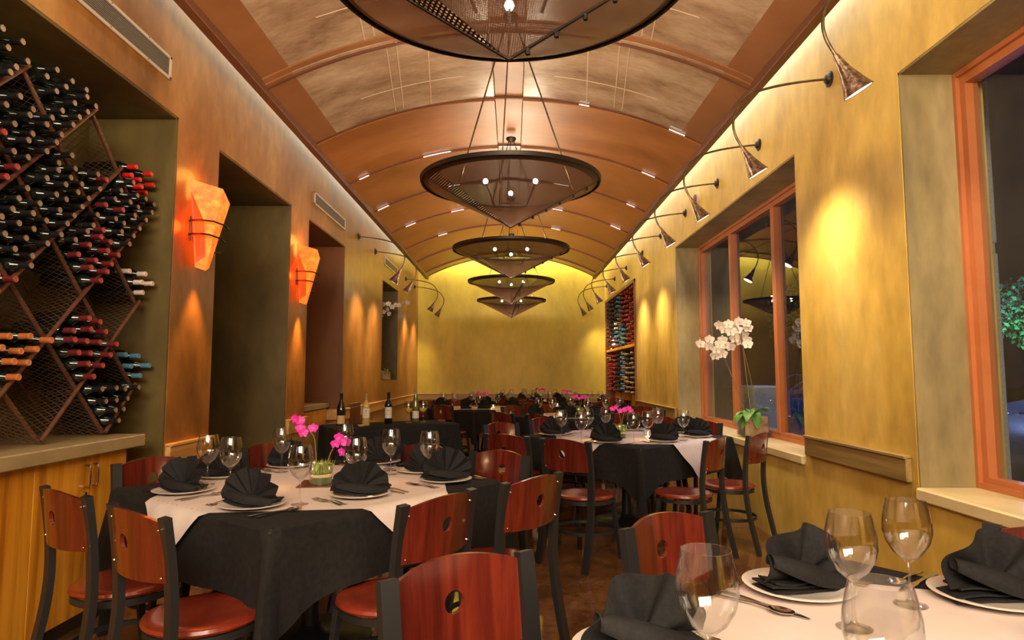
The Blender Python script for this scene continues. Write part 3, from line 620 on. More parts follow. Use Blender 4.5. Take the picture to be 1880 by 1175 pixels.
K.part('finial', MB().tube([(0.07, 0.06, -0.15), (0.13, 0.08, -0.15)], 0.007, 8).mesh('finial', 'iron', 40))
for y, z, lab in ((4.27, 2.28, 'glowing orange folded wall sconce on the pier beside the wine rack'), (6.37, 2.28, 'glowing orange folded wall sconce on the pier before the red-brown recess')):
    K.place((XL, y, z), 0, lab, 'orange wall sconces')
    lamp('POINT', 'sconce_light', (XL + 0.10, y + 0.0, z + 0.31), 2.2, (1.0, 0.38, 0.05), shadow_soft_size=0.12)
    lamp('SPOT', 'sconce_light', (XL + 0.10, y, z - 0.30), 26, (1.0, 0.50, 0.12), (XL + 0.02, y, 0.9), spot_size=R(64), spot_blend=0.8, shadow_soft_size=0.03)
    lamp('POINT', 'sconce_light', (XL + 0.06, y - 0.16, z - 0.02), 0.8, (1.0, 0.10, 0.01), shadow_soft_size=0.04)

# gooseneck copper spot lamps, drawn for the right wall (arm reaches -x)
arm = [(0, 0, 0), (-0.10, 0, -0.008), (-0.26, 0, -0.03), (-0.42, 0, -0.065), (-0.53, 0, -0.11), (-0.61, 0, -0.19), (-0.645, 0, -0.29), (-0.635, 0, -0.38), (-0.59, 0, -0.47)]
def smooth(P, n=4):
    out = []
    for i in range(len(P) - 1):
        p0 = Vector(P[max(i - 1, 0)]); p1 = Vector(P[i]); p2 = Vector(P[i + 1]); p3 = Vector(P[min(i + 2, len(P) - 1)])
        for k in range(n):
            t = k / n; out.append(tuple(0.5 * ((2 * p1) + (-p0 + p2) * t + (2 * p0 - 5 * p1 + 4 * p2 - p3) * t * t + (-p0 + 3 * p1 - 3 * p2 + p3) * t ** 3)))
    out.append(tuple(P[-1])); return out
tip = Vector((-0.59, 0, -0.47)); d = Vector((0.42, 0, -0.72)).normalized()
def cone(off, prof, n=20):
    b = MB(); b.lathe(prof, n); q = Vector((0, 0, 1)).rotation_difference(d).to_matrix().to_4x4()
    return b.xf(Matrix.Translation(tip + d * off) @ q)
G = Kit('gooseneck_lamp', 'spot lamp', capped().lathe([(0.052, 0.0), (0.052, 0.006), (0.035, 0.012), (0.026, 0.028), (0.0, 0.03)], 20).xf(Matrix.Rotation(-pi / 2, 4, 'Y')).mesh('wall_rose', 'iron', 40))
G.part('arm', MB().tube(smooth(arm), 0.0085, 8).mesh('arm', 'bronze', 60))
G.part('cone_shade', cone(-0.01, [(0.012, 0), (0.016, 0.02), (0.030, 0.09), (0.052, 0.16), (0.070, 0.205), (0.066, 0.205), (0.048, 0.158), (0.026, 0.09), (0.0, 0.07)]).mesh('cone', 'copper', 40), label='hammered copper cone shade')
G.part('bulb_face', cone(0.0, [(0.067, 0.192), (0.0, 0.190)]).mesh('face', 'lampface'))
GY = [2.88, 4.10, 5.32, 6.43, 7.64, 8.92, 10.2, 11.65, 13.0, 14.1]
for k, y in enumerate(GY):
    G.place((XR, y, 3.245), 0, 'copper cone gooseneck lamp on the right wall, %s from the front' % ordn(k), 'copper gooseneck lamps on the right wall')
    p = Vector((XR, y, 3.245)) + tip + d * 0.235
    lamp('SPOT', 'gooseneck_light', p, 36, WARM, p + d, spot_size=R(110), spot_blend=1.0, shadow_soft_size=0.10)
for k, y in enumerate([8.78, 9.88, 12.75, 13.9]):
    o = G.place((XL, y, 3.205), pi, 'copper cone gooseneck lamp on the left wall, %s from the front' % ordn(k), 'copper gooseneck lamps on the left wall')
    d2 = Vector((-d.x, 0, d.z)); p = Vector((XL, y, 3.205)) + Vector((-tip.x, 0, tip.z)) + d2 * 0.235
    lamp('SPOT', 'gooseneck_light', p, 45, (1.0, 0.74, 0.42), p + d2, spot_size=R(100), spot_blend=1.0, shadow_soft_size=0.04)
# speaker-like double disc on the right wall
sd = tag(ob('alarm_bell', capped().lathe([(0.085, 0), (0.085, 0.02), (0.06, 0.03), (0, 0.03)], 24).xf(Matrix.Rotation(-pi / 2, 4, 'Y')).mesh('disc', 'plastic', 40), None, (XR, 7.12, 3.27)), 'round ivory alarm disc behind the third visible gooseneck lamp', 'alarm')
ob('bell_face', capped().lathe([(0.055, 0.03), (0.055, 0.04), (0, 0.042)], 20).xf(Matrix.Rotation(-pi / 2, 4, 'Y')).mesh('face', 'rod', 40), sd)
ob('bell_lug', capped().lathe([(0.05, 0), (0.05, 0.02), (0, 0.02)], 20).xf(Matrix.Rotation(-pi / 2, 4, 'Y')).mesh('lug', 'plastic', 40), sd, (0, 0.10, -0.07))

# pendants: inverted perforated cones
PR, PH = 0.63, 0.325
def sector(a0, a1, m, off=0.0, n=None):
    n = n or max(2, int((a1 - a0) / (2 * pi) * 64)); b = MB(); rings = 5; uv = []
    vs = []
    for k in range(rings + 1):
        t = k / rings; r = max(0.004, (PR + off) * t); z = -PH * (1 - t) - off * 0.5
        for j in range(n + 1): a = a0 + (a1 - a0) * j / n; vs.append((r * cos(a), r * sin(a), z)); ph_ = (a - (a0 + a1) / 2) * PR / sqrt(PR * PR + PH * PH); uv.append((t * sqrt(PR * PR + PH * PH) * cos(ph_), t * sqrt(PR * PR + PH * PH) * sin(ph_)))
    fs = []; w_ = n + 1
    for k in range(rings):
        for j in range(n): fs.append((k * w_ + j, k * w_ + j + 1, (k + 1) * w_ + j + 1, (k + 1) * w_ + j))
    b.add(vs, fs); me = b.mesh('cone_sheet', m, 60); ul = me.uv_layers.new(name='UVMap')
    for lp in me.loops: ul.data[lp.index].uv = (uv[lp.vertex_index][0] + 5, uv[lp.vertex_index][1] + 5)
    return me
def pendant(a_band, canz):
    """a_band: direction in which the dotted band lies; canz: height of the ceiling canopy above the rim"""
    Kp = Kit('cone_pendant', 'pendant lamp')
    Kp.part('rim_ring', MB().sweep([(PR * cos(2 * pi * i / 64), PR * sin(2 * pi * i / 64), 0) for i in range(64)], [(-0.009, -0.016), (0.003, -0.016), (0.009, 0.010), (-0.009, 0.010)], closed=True, up=(0, 0, 1)).mesh('rim', 'iron', 40), label='dark iron rim ring')
    Kp.part('rim_band', MB().lathe([(PR - 0.05, -0.0275), (PR - 0.002, -0.003), (PR - 0.002, 0.0), (PR - 0.05, -0.0245)], 64).mesh('rim_band', 'rim_bronze', 40))
    Kp.part('cone_mesh', sector(a_band + 0.16, a_band + 2 * pi - 0.16, 'mesh_fine'), label='fine perforated bronze cone')
    Kp.part('dotted_band', sector(a_band - 0.17, a_band + 0.17, 'mesh_dots'), label='dark band with coarse round holes')
    def seam(a):
        s_ = MB(); P0 = Vector((0, 0, -PH)); P1 = Vector((PR * cos(a), PR * sin(a), 0)); s_.bar([tuple(P0), tuple(P1)], 0.012, 0.006)
        return s_.mesh('seam', 'iron')
    Kp.part('seam_strip', seam(a_band - 0.17)); Kp.part('seam_strip', seam(a_band + 2.6))
    bolt = capped().lathe([(0.008, -0.022), (0.009, -0.012), (0.006, 0.0)], 8).mesh('bolt', 'iron', 40)
    for q in range(6):
        t = 0.10 + 0.15 * q; a = a_band + 2.6; Kp.part('bolt', bolt, (PR * t * cos(a), PR * t * sin(a), -PH * (1 - t)))
    canopy = capped().lathe([(0.0, 0.0), (0.03, 0.004), (0.055, 0.03), (0.055, 0.045)], 20).mesh('canopy', 'iron', 40)
    Kp.part('canopy', canopy, (0, 0, canz - 0.06))
    for i in range(3):
        a = R(90 + 120 * i); a2 = a + 0.2
        Kp.part('hanging_rod', MB().tube([(PR * 0.72 * cos(a2), PR * 0.72 * sin(a2), -PH * 0.28), (0.03 * cos(a2), 0.03 * sin(a2), canz - 0.05)], 0.0055, 6).mesh('hanger', 'bronze', 60))
        Kp.part('bulb', MB().lathe([(0.0, -0.02), (0.014, -0.013), (0.019, 0.0), (0.014, 0.013), (0.0, 0.02)], 12).mesh('bulb', 'bulb', 60), (0.20 * cos(a), 0.20 * sin(a), -0.02))
        Kp.part('bulb_stem', MB().tube([(0.20 * cos(a), 0.20 * sin(a), -0.03), (0.12 * cos(a), 0.12 * sin(a), -0.20)], 0.006, 6).mesh('stem', 'iron'))
    return Kp
PORD = ['nearest, cut by the top edge', 'second from the front, largest whole one', 'third from the front', 'fourth from the front', 'farthest by the end wall']
bands = [R(200), R(205), R(205), R(300), R(290)]
canz = VZ + VS + 0.0 - 2.655
for k, py in enumerate([-0.40] + PENDANT_Y):
    lab = 'perforated bronze cone pendant, %s' % (PORD[k - 1] if k else 'behind the camera over the front tables')
    pendant(bands[k - 1] if k else 0.5, canz).place((-0.01, py, 2.655), 0, lab, 'bronze cone pendants')
# ------------------------------------------------------------------ chairs
def post_path(s):
    x = 0.195 * s
    return [(x, -0.30, 0.0), (x, -0.262, 0.16), (x, -0.228, 0.32), (x * 0.985, -0.212, 0.47), (x * 0.985, -0.214, 0.60), (x * 0.985, -0.226, 0.72), (x * 0.985, -0.246, 0.85)]
def rear_leg(s): return MB().bar(smooth(post_path(s), 3), 0.026, 0.044, up=(1, 0, 0)).mesh('rear_leg', 'blackmetal', 35)
def back_panel():
    """bent veneer panel with a round hole: concentric rings from the hole to the outline"""
    n = 48; rings = [0, .12, .35, .65, 1.0]; vs = []; t = 0.013
    hc = 0.755; hr = 0.027; W2 = 0.186
    def outline(a):
        dx, dz = cos(a), sin(a); best = 9
        zt = lambda x: 0.862 - 0.030 * (x / W2) ** 2; zb = lambda x: 0.640 + 0.004 * (x / W2) ** 2
        lo_, hi_ = 0, 0.5
        for _ in range(24):
            mid = (lo_ + hi_) / 2; x = dx * mid; z = hc + dz * mid
            if abs(x) > W2 or z > zt(x) or z < zb(x): hi_ = mid
            else: lo_ = mid
        return lo_
    angs = [2 * pi * i / n for i in range(n)]
    for cx_, cz_ in ((W2, 0.832 - hc), (-W2, 0.832 - hc), (W2, 0.644 - hc), (-W2, 0.644 - hc)):   # exact corners
        a = math.atan2(cz_, cx_) % (2 * pi); i = min(range(n), key=lambda q: min(abs(angs[q] - a), 2 * pi - abs(angs[q] - a))); angs[i] = a
    def P(x, z, side): y = -0.222 - (z - 0.62) * 0.105 - 0.042 * (1 - (x / W2) ** 2) + (t / 2 if side else -t / 2); return (x, y, z)
    for side in (0, 1):
        for q in rings:
            for a in angs: rr = hr + (outline(a) - hr) * q; vs.append(P(rr * cos(a), hc + rr * sin(a), side))
    m = len(rings); fs = []; mi = []
    for side in (0, 1):
        o = side * m * n
        for k in range(m - 1):
            for i in range(n):
                f = (o + k * n + i, o + k * n + (i + 1) % n, o + (k + 1) * n + (i + 1) % n, o + (k + 1) * n + i)
                fs.append(f if side else tuple(reversed(f)))
    o = m * n
    for k in (0, m - 1):
        for i in range(n):
            f = (k * n + i, k * n + (i + 1) % n, o + k * n + (i + 1) % n, o + k * n + i); fs.append(f if k else tuple(reversed(f)))
    return MB().add(vs, fs).mesh('backrest', 'cherry', 40)
def seat_mesh():
    b = capped(); r = 0.205
    b.lathe([(0.0, 0.432), (r - 0.03, 0.432), (r - 0.006, 0.438), (r, 0.447), (r - 0.004, 0.458), (r - 0.02, 0.4635), (r - 0.06, 0.461), (0, 0.458)], 36); return b.mesh('seat', 'seat', 40)
def ring(r, z, h, t): return MB().sweep([(r * cos(2 * pi * i / 40), r * sin(2 * pi * i / 40), z) for i in range(40)], [(-t, -h), (t, -h), (t, h), (-t, h)], closed=True, up=(0, 0, 1))
CH = Kit('cafe_chair', 'chair')
CH.part('seat', seat_mesh()); CH.part('backrest', back_panel())
CH.part('rear_leg', rear_leg(-1)); CH.part('rear_leg', rear_leg(1))
for s in (-1, 1): CH.part('front_leg', MB().bar([(0.15 * s, 0.12, 0.42), (0.16 * s, 0.14, 0.25), (0.178 * s, 0.178, 0.0)], 0.026, 0.026, up=(1, 0, 0)).mesh('front_leg', 'blackmetal', 35))
CH.part('seat_ring', ring(0.192, 0.418, 0.013, 0.004).mesh('seat_ring', 'blackmetal', 40)); CH.part('foot_ring', ring(0.205, 0.215, 0.011, 0.0045).mesh('foot_ring', 'blackmetal', 40))
for s in (-1, 1): CH.part('foot_cap', capped().lathe([(0.012, 0), (0.012, 0.006)], 8).mesh('foot_cap', 'steel'), (0.195 * s, -0.30, 0))
for s in (-1, 1):
    for z in (0.66, 0.81): CH.part('screw', capped().lathe([(0.005, 0), (0.004, 0.003), (0, 0.003)], 8).xf(Matrix.Rotation(pi / 2, 4, 'X')).mesh('screw', 'steel'), (0.172 * s, -0.240 - (z - .66) * .1, z))

# ------------------------------------------------------------------ tables with cloths
TH = 0.745
def cloth_black(hw, hd, drop, cdrop, seed, z=TH + 0.004):
    """draped square cloth: flat top, rounded edge, hanging sides, pointed corner falls with folds"""
    r_ = random.Random(seed); rc = 0.05; per = []
    ns = 26
    # perimeter samples: (x, y, nx, ny, cornerness)
    cor = [(hw - rc, hd - rc, 0), (-hw + rc, hd - rc, 90), (-hw + rc, -hd + rc, 180), (hw - rc, -hd + rc, 270)]
    for q in range(4):
        cx_, cy_, a0 = cor[q]; nx_, ny_, _ = cor[(q + 1) % 4]
        for k in range(13): a = R(a0 + 90 * k / 12); per.append((cx_ + rc * cos(a), cy_ + rc * sin(a), cos(a), sin(a), 1 - abs(k - 6) / 6 * 0.35, (k - 6) / 6))
        sx, sy = cx_ + rc * cos(R(a0 + 90)), cy_ + rc * sin(R(a0 + 90)); ex, ey = nx_ + rc * cos(R(a0 + 90)), ny_ + rc * sin(R(a0 + 90))
        L_ = math.hypot(ex - sx, ey - sy)
        for k in range(1, ns):
            t = k / ns; e = min(t, 1 - t) * L_
            per.append((sx + (ex - sx) * t, sy + (ey - sy) * t, cos(R(a0 + 90)), sin(R(a0 + 90)), max(0, 1 - e / 0.30) * 0.65, None if e > 0.3 else e))
    n = len(per); lv_ = 12; vs = []; fs = []
    ph = [r_.uniform(0, 6) for _ in range(4)]
    for k in range(lv_ + 1):
        for i, (x, y, nx, ny, c, u) in enumerate(per):
            if k == 0: vs.append((x - nx * 0.012, y - ny * 0.012, z)); continue
            t = (k - 1) / (lv_ - 1)
            dr = drop + (cdrop - drop) * max(0, c) ** 1.5
            s_ = i / n * 2 * pi
            wave = 0.012 * t * sin(s_ * 11 + ph[0]) + 0.007 * t * sin(s_ * 23 + ph[1])
            out = 0.006 + 0.02 * t + wave
            if c > 0.64: out += t * (0.125 * max(0, (c - 0.64) / 0.36) ** 1.4 - 0.022)       # the corner flap stands out
            elif c > 0: out += -0.03 * t * sin(c / 0.65 * pi)                          # pocket beside the flap
            zz = z - 0.010 - (dr - 0.01) * t + 0.006 * t * sin(s_ * 7 + ph[2])
            vs.append((x + nx * out, y + ny * out, zz))
    for k in range(lv_):
        for i in range(n): fs.append((k * n + i, k * n + (i + 1) % n, (k + 1) * n + (i + 1) % n, (k + 1) * n + i))
    fs = [tuple(reversed(f)) for f in fs]
    fs.append(tuple(range(n)))
    return MB().add(vs, fs).mesh('tablecloth', 'cloth', 60)
def overlay_cloth(hw, hd, half, ox, oy, z=TH + 0.0065, rot=45, half2=None):
    g = 44; vs = []; b = MB(); ca, sa = cos(R(rot)), sin(R(rot))
    def f(u, v):
        a, c = (u * 2 - 1) * half, (v * 2 - 1) * (half2 or half); x, y = a * ca - c * sa + ox, a * sa + c * ca + oy
        dx, dy = abs(x) - hw, abs(y) - hd; zz = z
        if dx > 0 or dy > 0:
            dd = max(dx, 0) + max(dy, 0)
            if dx > 0: x = math.copysign(hw + 0.022 + 0.045 * min(1, dd / 0.2) + 0.003 * sin(y * 40), x)
            if dy > 0: y = math.copysign(hd + 0.022 + 0.045 * min(1, dd / 0.2) + 0.003 * sin(x * 40), y)
            zz = z - max(0.0, dd - 0.004)
        return (x, y, zz)
    b.grid(f, g, g); return b.mesh('overlay_cloth', 'white', 60)

TB = None
def table_kit(hw, hd):
    Kt = Kit('dining_table', 'table')
    Kt.part('tabletop', MB().bbox((-hw + 0.004, -hd + 0.004, TH - 0.035), (hw - 0.004, hd - 0.004, TH), 0.01).mesh('tabletop', 'blackmetal'))
    Kt.part('column', MB().tube([(0, 0, 0.03), (0, 0, TH - 0.035)], 0.04, 16).mesh('column', 'blackmetal', 40))
    Kt.part('base', capped().lathe([(0.30, 0.0), (0.30, 0.012), (0.27, 0.022), (0.08, 0.04), (0.05, 0.07)], 36).mesh('base', 'blackmetal', 40))
    return Kt
TK = table_kit(0.68, 0.68)

# wine glass
def goblet():
    b = MB()
    prof = [(0.0, 0.0), (0.036, 0.0015), (0.037, 0.0025), (0.010, 0.008), (0.0045, 0.02), (0.0038, 0.06), (0.005, 0.098), (0.014, 0.107), (0.033, 0.123), (0.0475, 0.148), (0.0535, 0.172), (0.0525, 0.200), (0.0465, 0.230), (0.0425, 0.2465), (0.0433, 0.2470), (0.0425, 0.2460), (0.0415, 0.2465)]
    b.lathe(prof, 32)
    b.lathe([(0.0412, 0.246), (0.0455, 0.229), (0.0515, 0.199), (0.0523, 0.172), (0.0463, 0.149), (0.032, 0.125), (0.014, 0.110), (0.0, 0.107)], 32); return b.mesh('goblet', 'glass', 60)
GL = Kit('wine_glass', 'glass', goblet())
GLW = Kit('wine_glass', 'glass', GL.root).part('wine', MB().lathe([(0.0, 0.109), (0.013, 0.1115), (0.031, 0.127), (0.0450, 0.150), (0.0490, 0.163), (0.0, 0.163)], 24).mesh('wine', 'wine', 60), label='pale golden white wine')
PLT = Kit('plate', 'plate', MB().lathe([(0.0, 0.003), (0.065, 0.003), (0.075, 0.0), (0.08, 0.002), (0.105, 0.011), (0.134, 0.0165), (0.135, 0.0185), (0.132, 0.0195), (0.104, 0.0145), (0.084, 0.008), (0.0, 0.0072)], 36).mesh('plate', 'china', 50))
# fan napkin
def fan_mesh(P=7, Rr=0.128, seed=0):
    r_ = random.Random(seed); b = MB(); n = 2 * P; sub = 2
    def f(u, v):
        th = R(-2 + 184 * u + 6 * sin(3 * u * pi + seed) * (1 - v)); k = u * n; tri = abs((k % 2) - 1) * 2 - 1
        r = 0.006 + (Rr * (1 + 0.03 * tri * v) - 0.006) * v
        r *= 1 + 0.02 * sin(u * 9 + seed)
        x, z = r * cos(th), r * sin(th) * 0.98
        y = 0.017 * tri * v * (0.6 + 0.4 * sin(pi * u)) - 0.10 * z - 0.02 * cos(th) ** 2 * v
        return (x, y, z + 0.026)
    b.grid(f, n * sub, 8, thick=(0, -0.0035, 0)); return b.mesh('fan', 'napkin', 50)
def collar_mesh(seed=0):
    """stack of folded layers under the fan and the rolled fold across its front"""
    b = MB(); r_ = random.Random(seed)
    for k in range(4):
        z = 0.002 + k * 0.0065
        def f(u, v, k=k, z=z):
            x = -0.118 + 0.236 * u + 0.006 * k; w_ = 0.030 + 0.026 * (1 - abs(2 * u - 1)) ** 0.7 - 0.003 * k
            return (x, -w_ + 2 * w_ * v - 0.004, z + 0.012 * (abs(2 * u - 1)) ** 2 + 0.003 * sin(6 * u + k + seed))
        b.grid(f, 14, 4, thick=(0, 0, 0.0045))
    def g(u, v):
        a = pi * (v * 1.25 - 0.15); r = 0.017 + 0.012 * sin(pi * u)
        x = -0.105 + 0.215 * u; yc = -0.028 - 0.022 * sin(pi * u); zc = 0.028 + 0.030 * (1 - u) ** 1.3
        return (x + 0.01 * sin(a), yc - r * cos(a) * 0.75 , zc + r * (sin(a)) * 0.85 - 0.012)
    b.grid(g, 18, 10, thick=(0, 0.003, 0.001))
    return b.mesh('folded_base', 'napkin', 50)
NK = []
for sd_ in range(4): NK.append(Kit('fan_napkin', 'napkin').part('fan', fan_mesh(6 + sd_ % 3, 0.128 + 0.004 * sd_, sd_)).part('folded_base', collar_mesh(sd_)))
def w2_(u, s_): return sin(2 * pi * 3.0 * u + s_)
def soft_fan(seed):
    b = MB()
    def f(u, v):
        th = R(4 + 172 * u); r = 0.01 + (0.140 + 0.003 * w2_(u, seed)) * v; w_ = sin(2 * pi * 3.0 * u + seed)
        x, z = r * cos(th) * 0.94, r * sin(th)
        return (x, 0.040 * v * (1 - 0.45 * v) * w_ - 0.16 * z - 0.03 * v * v * (1 - sin(pi * u)), z + 0.022)
    b.grid(f, 54, 12, thick=(0, -0.004, 0)); return b.mesh('soft_fan', 'napkin', 70)
def wrap_fold(seed):
    b = MB()
    for k in range(3):
        def f(u, v, k=k): x = -0.125 + 0.235 * u + 0.008 * k * (k - 1); w_ = 0.048 - 0.006 * k; return (x, -w_ - 0.012 + 2 * w_ * v, 0.004 + 0.010 * k + (0.006 + 0.003 * k) * sin(5 * u + 1.3 * k + seed) * abs(2 * u - 1))
        b.grid(f, 14, 4, thick=(0, 0, 0.005))
    def g(u, v):
        a = pi * (v * 1.35 - 0.2); r = 0.024 + 0.016 * sin(pi * min(1, u * 1.1)); zc = 0.075 * (1 - u) ** 1.2 + 0.022
        return (-0.118 + 0.235 * u, -0.040 - 0.02 * sin(pi * u) - r * cos(a) * 0.7, zc + r * sin(a) * 0.8 - 0.01)
    b.grid(g, 26, 14, thick=(0, 0.003, 0.001)); return b.mesh('wrapped_fold', 'napkin', 70)
SNK = [Kit('fan_napkin', 'napkin').part('fan', soft_fan(s_)).part('wrapped_fold', wrap_fold(s_)) for s_ in (0, 2, 4)]
# cutlery lying along +Y, handle end at y=0
def ladder(ws, zs_, L_, t=0.0022):
    b = MB(); n = len(ws)
    def f(u, v):
        k = u * (n - 1); i = min(int(k), n - 2); q = k - i; w_ = ws[i] * (1 - q) + ws[i + 1] * q; z = zs_[i] * (1 - q) + zs_[i + 1] * q
        return ((v - 0.5) * w_, L_ * u, z)
    b.grid(f, (n - 1) * 2, 2, thick=(0, 0, t)); return b
knife = ladder([0.014, 0.015, 0.012, 0.009, 0.010, 0.019, 0.020, 0.018, 0.004], [0, 0.001, 0.002, 0.002, 0.001, 0, 0, 0, 0], 0.235)
fork = ladder([0.016, 0.014, 0.009, 0.006, 0.006, 0.020, 0.024], [0, 0.001, 0.004, 0.007, 0.006, 0.001, 0.002], 0.150)
for k in range(4): x = -0.0095 + 0.0063 * k; fork.bar([(x, 0.149, 0.003), (x, 0.175, 0.003), (x * 1.05, 0.200, 0.007)], 0.0026, 0.002)
spoon = ladder([0.015, 0.013, 0.009, 0.005, 0.006], [0, 0.001, 0.004, 0.006, 0.004], 0.140)
def bowl(u, v): a = 2 * pi * u; r = v; return (0.021 * r * cos(a), 0.168 + 0.031 * r * sin(a), 0.001 + 0.008 * r * r)
spoon.grid(bowl, 20, 4, thick=(0, 0, 0.0015))
KN = Kit('table_knife', 'knife', knife.mesh('knife', 'steel', 50)); FK = Kit('dinner_fork', 'fork', fork.mesh('fork', 'steel', 50)); SP = Kit('spoon', 'spoon', spoon.mesh('spoon', 'steel', 50))

# orchid flowers
def flower_mesh(m, r, core):
    b = MB()
    def petal(a, L_, w_, bend):
        ca, sa = cos(a), sin(a)
        def f(u, v):
            y = L_ * u; x = (v - 0.5) * 2 * w_ * (sin(pi * min(1, u * 0.93 + 0.07)) ** 0.6); z = bend * u * u * L_ + 0.15 * abs(v - 0.5) * w_
            return (x * ca - y * sa, z, x * sa + y * ca)
        b.grid(f, 5, 4)
    for a, L_, w_ in ((0, 1.0, 0.36), (R(72), 1.05, 0.52), (R(-72), 1.05, 0.52), (R(140), 0.95, 0.34), (R(-140), 0.95, 0.34)): petal(a, r * L_, r * w_, -0.25)
    b.lathe([(0.0, -0.06 * r), (0.14 * r, -0.02 * r), (0.10 * r, -0.25 * r), (0.0, -0.40 * r)], 8, mi=1) if False else None
    b.add(*_lip(r), 1); return b.mesh('flower', [m, core], 60)
def _lip(r):
    vs = [(0, -0.02 * r, 0.10 * r), (-0.13 * r, -0.10 * r, 0), (0.13 * r, -0.10 * r, 0), (0, -0.30 * r, -0.12 * r), (-0.10 * r, -0.22 * r, -0.28 * r), (0.10 * r, -0.22 * r, -0.28 * r)]
    return vs, [(0, 1, 3), (0, 3, 2), (1, 4, 3), (3, 4, 5), (3, 5, 2)]
FW = flower_mesh('petal', 0.050, 'petal_core'); FP = flower_mesh('petal_pink', 0.026, 'petal_core')
def leaf_mesh(L_, w_, bend, m='leaf'):
    b = MB()
    def f(u, v): x = (v - 0.5) * 2 * w_ * (sin(pi * (0.05 + 0.93 * u)) ** 0.75); return (x, L_ * u * (1 - 0.25 * bend * u), 0.5 * L_ * u - bend * L_ * 0.85 * u * u + 0.35 * abs(x))
    b.grid(f, 8, 4, thick=(0, 0, 0.0015)); return b.mesh('leaf', m, 60)
LF = [leaf_mesh(0.23, 0.055, 1.0), leaf_mesh(0.17, 0.045, 0.45), leaf_mesh(0.19, 0.05, 1.5)]
def face_rot(dirv):
    q = Vector(dirv).to_track_quat('-Y', 'Z'); return q.to_euler()

# centrepiece: glass cylinder with moss, water and a magenta orchid spray
VASE = MB().lathe([(0.0, 0.002), (0.050, 0.002), (0.052, 0.006), (0.056, 0.112), (0.0575, 0.113), (0.0585, 0.110), (0.0555, 0.0), (0.0, 0.0)], 28).mesh('vase_glass', 'glass', 50)
def moss_mesh():
    b = MB(); r_ = random.Random(3)
    for k in range(90):
        a = r_.uniform(0, 6.28); rr = r_.uniform(0, 0.048); h = r_.uniform(0.02, 0.055); l = r_.uniform(-.025, .025); w_ = 0.004
        x, y = rr * cos(a), rr * sin(a); b.add([(x - w_, y, 0.055), (x + w_, y, 0.055), (x + l + w_ * .4, y + l * sin(a), 0.075 + h), (x, y + w_, 0.06)], [(0, 1, 2), (1, 3, 2), (3, 0, 2)])
    return b.mesh('moss', 'moss')
MOSS = moss_mesh(); WAT = MB().lathe([(0, 0.006), (0.050, 0.006), (0.053, 0.060), (0, 0.060)], 24).mesh('water', mat('green_water', (0.10, 0.14, 0.05), 0.1), 50)
SAND = MB().lathe([(0.0515, 0.040), (0.0535, 0.041), (0.0540, 0.055), (0.0518, 0.056)], 24).mesh('pale_band', mat('pale_band', (0.62, 0.50, 0.26), 0.4), 50)
def centre(loc, rotz, label, stems, seed, scale=1.0):
    Kc = Kit('orchid_centrepiece', 'flower vase', VASE)
    Kc.part('water', WAT, label='green tinted water'); Kc.part('pebble_band', SAND); Kc.part('moss', MOSS, label='yellow-green moss')
    r_ = random.Random(seed)
    for (pts, fl) in stems:
        Kc.part('flower_stem', MB().tube(smooth(pts, 4), 0.0028, 6).mesh('stem', 'stem', 60))
        for q, (t, off) in enumerate(fl):
            i = min(int(t * (len(pts) - 1)), len(pts) - 2); u = t * (len(pts) - 1) - i; p = Vector(pts[i]).lerp(Vector(pts[i + 1]), u) + Vector(off)
            Kc.part('flower', FP, tuple(p), tuple(face_rot((r_.uniform(-.6, .6), -1, r_.uniform(-.3, .4)))))
    for q in range(3): Kc.part('leaf', leaf_mesh(0.085, 0.010, 0.9, 'leaf_light'), (0.01 * q - .01, 0.0, 0.095), (0, 0, R(60 + 115 * q)))
    return Kc.place(loc, rotz, label, 'orchid centrepieces', scale=scale)
SPRAY = [([(-0.02, 0, 0.07), (-0.03, 0, 0.17), (-0.04, 0, 0.235), (-0.085, 0, 0.285), (-0.12, 0, 0.29)], [(0.62, (0.02, -.01, .02)), (0.78, (-.02, -.01, .03)), (0.9, (0, -.01, -.01)), (1.0, (-.012, -.01, .035)), (0.84, (.01, -.02, -.03))]),
         ([(0.025, 0, 0.07), (0.04, 0, 0.14), (0.065, 0, 0.19), (0.10, 0, 0.21)], [(0.72, (-0.0, -.01, 0.01)), (0.9, (0, -.01, .03)), (1.0, (.025, -.01, 0.0)), (0.8, (0.03, -.02, -.035))])]
SPRAY2 = [([(0.0, 0, 0.07), (0.01, 0, 0.16), (-0.01, 0, 0.23), (-0.05, 0, 0.26)], [(0.7, (0.02, -.01, .0)), (0.85, (0.0, -.01, .015)), (1.0, (-.01, -.01, -0.01))]), ([(0.015, 0, 0.07), (0.03, 0, 0.17), (0.05, 0, 0.23), (0.09, 0, 0.25)], [(0.75, (-0.01, -.01, 0.01)), (0.9, (0, -.01, .01)), (1.0, (.01, -.01, -0.015))])]
# votive
VO = Kit('votive_candle', 'candle', MB().lathe([(0.0, 0.003), (0.024, 0.003), (0.034, 0.07), (0.0355, 0.071), (0.0365, 0.069), (0.027, 0.0), (0, 0)], 20).mesh('votive_glass', 'glass', 50))
VO.part('wax', MB().lathe([(0.0, 0.006), (0.022, 0.006), (0.024, 0.026), (0.0, 0.026)], 16).mesh('wax', 'wax', 50)).part('flame', MB().lathe([(0, 0.028), (0.004, 0.034), (0.0045, 0.040), (0.0, 0.055)], 8).mesh('flame', 'candle', 60))

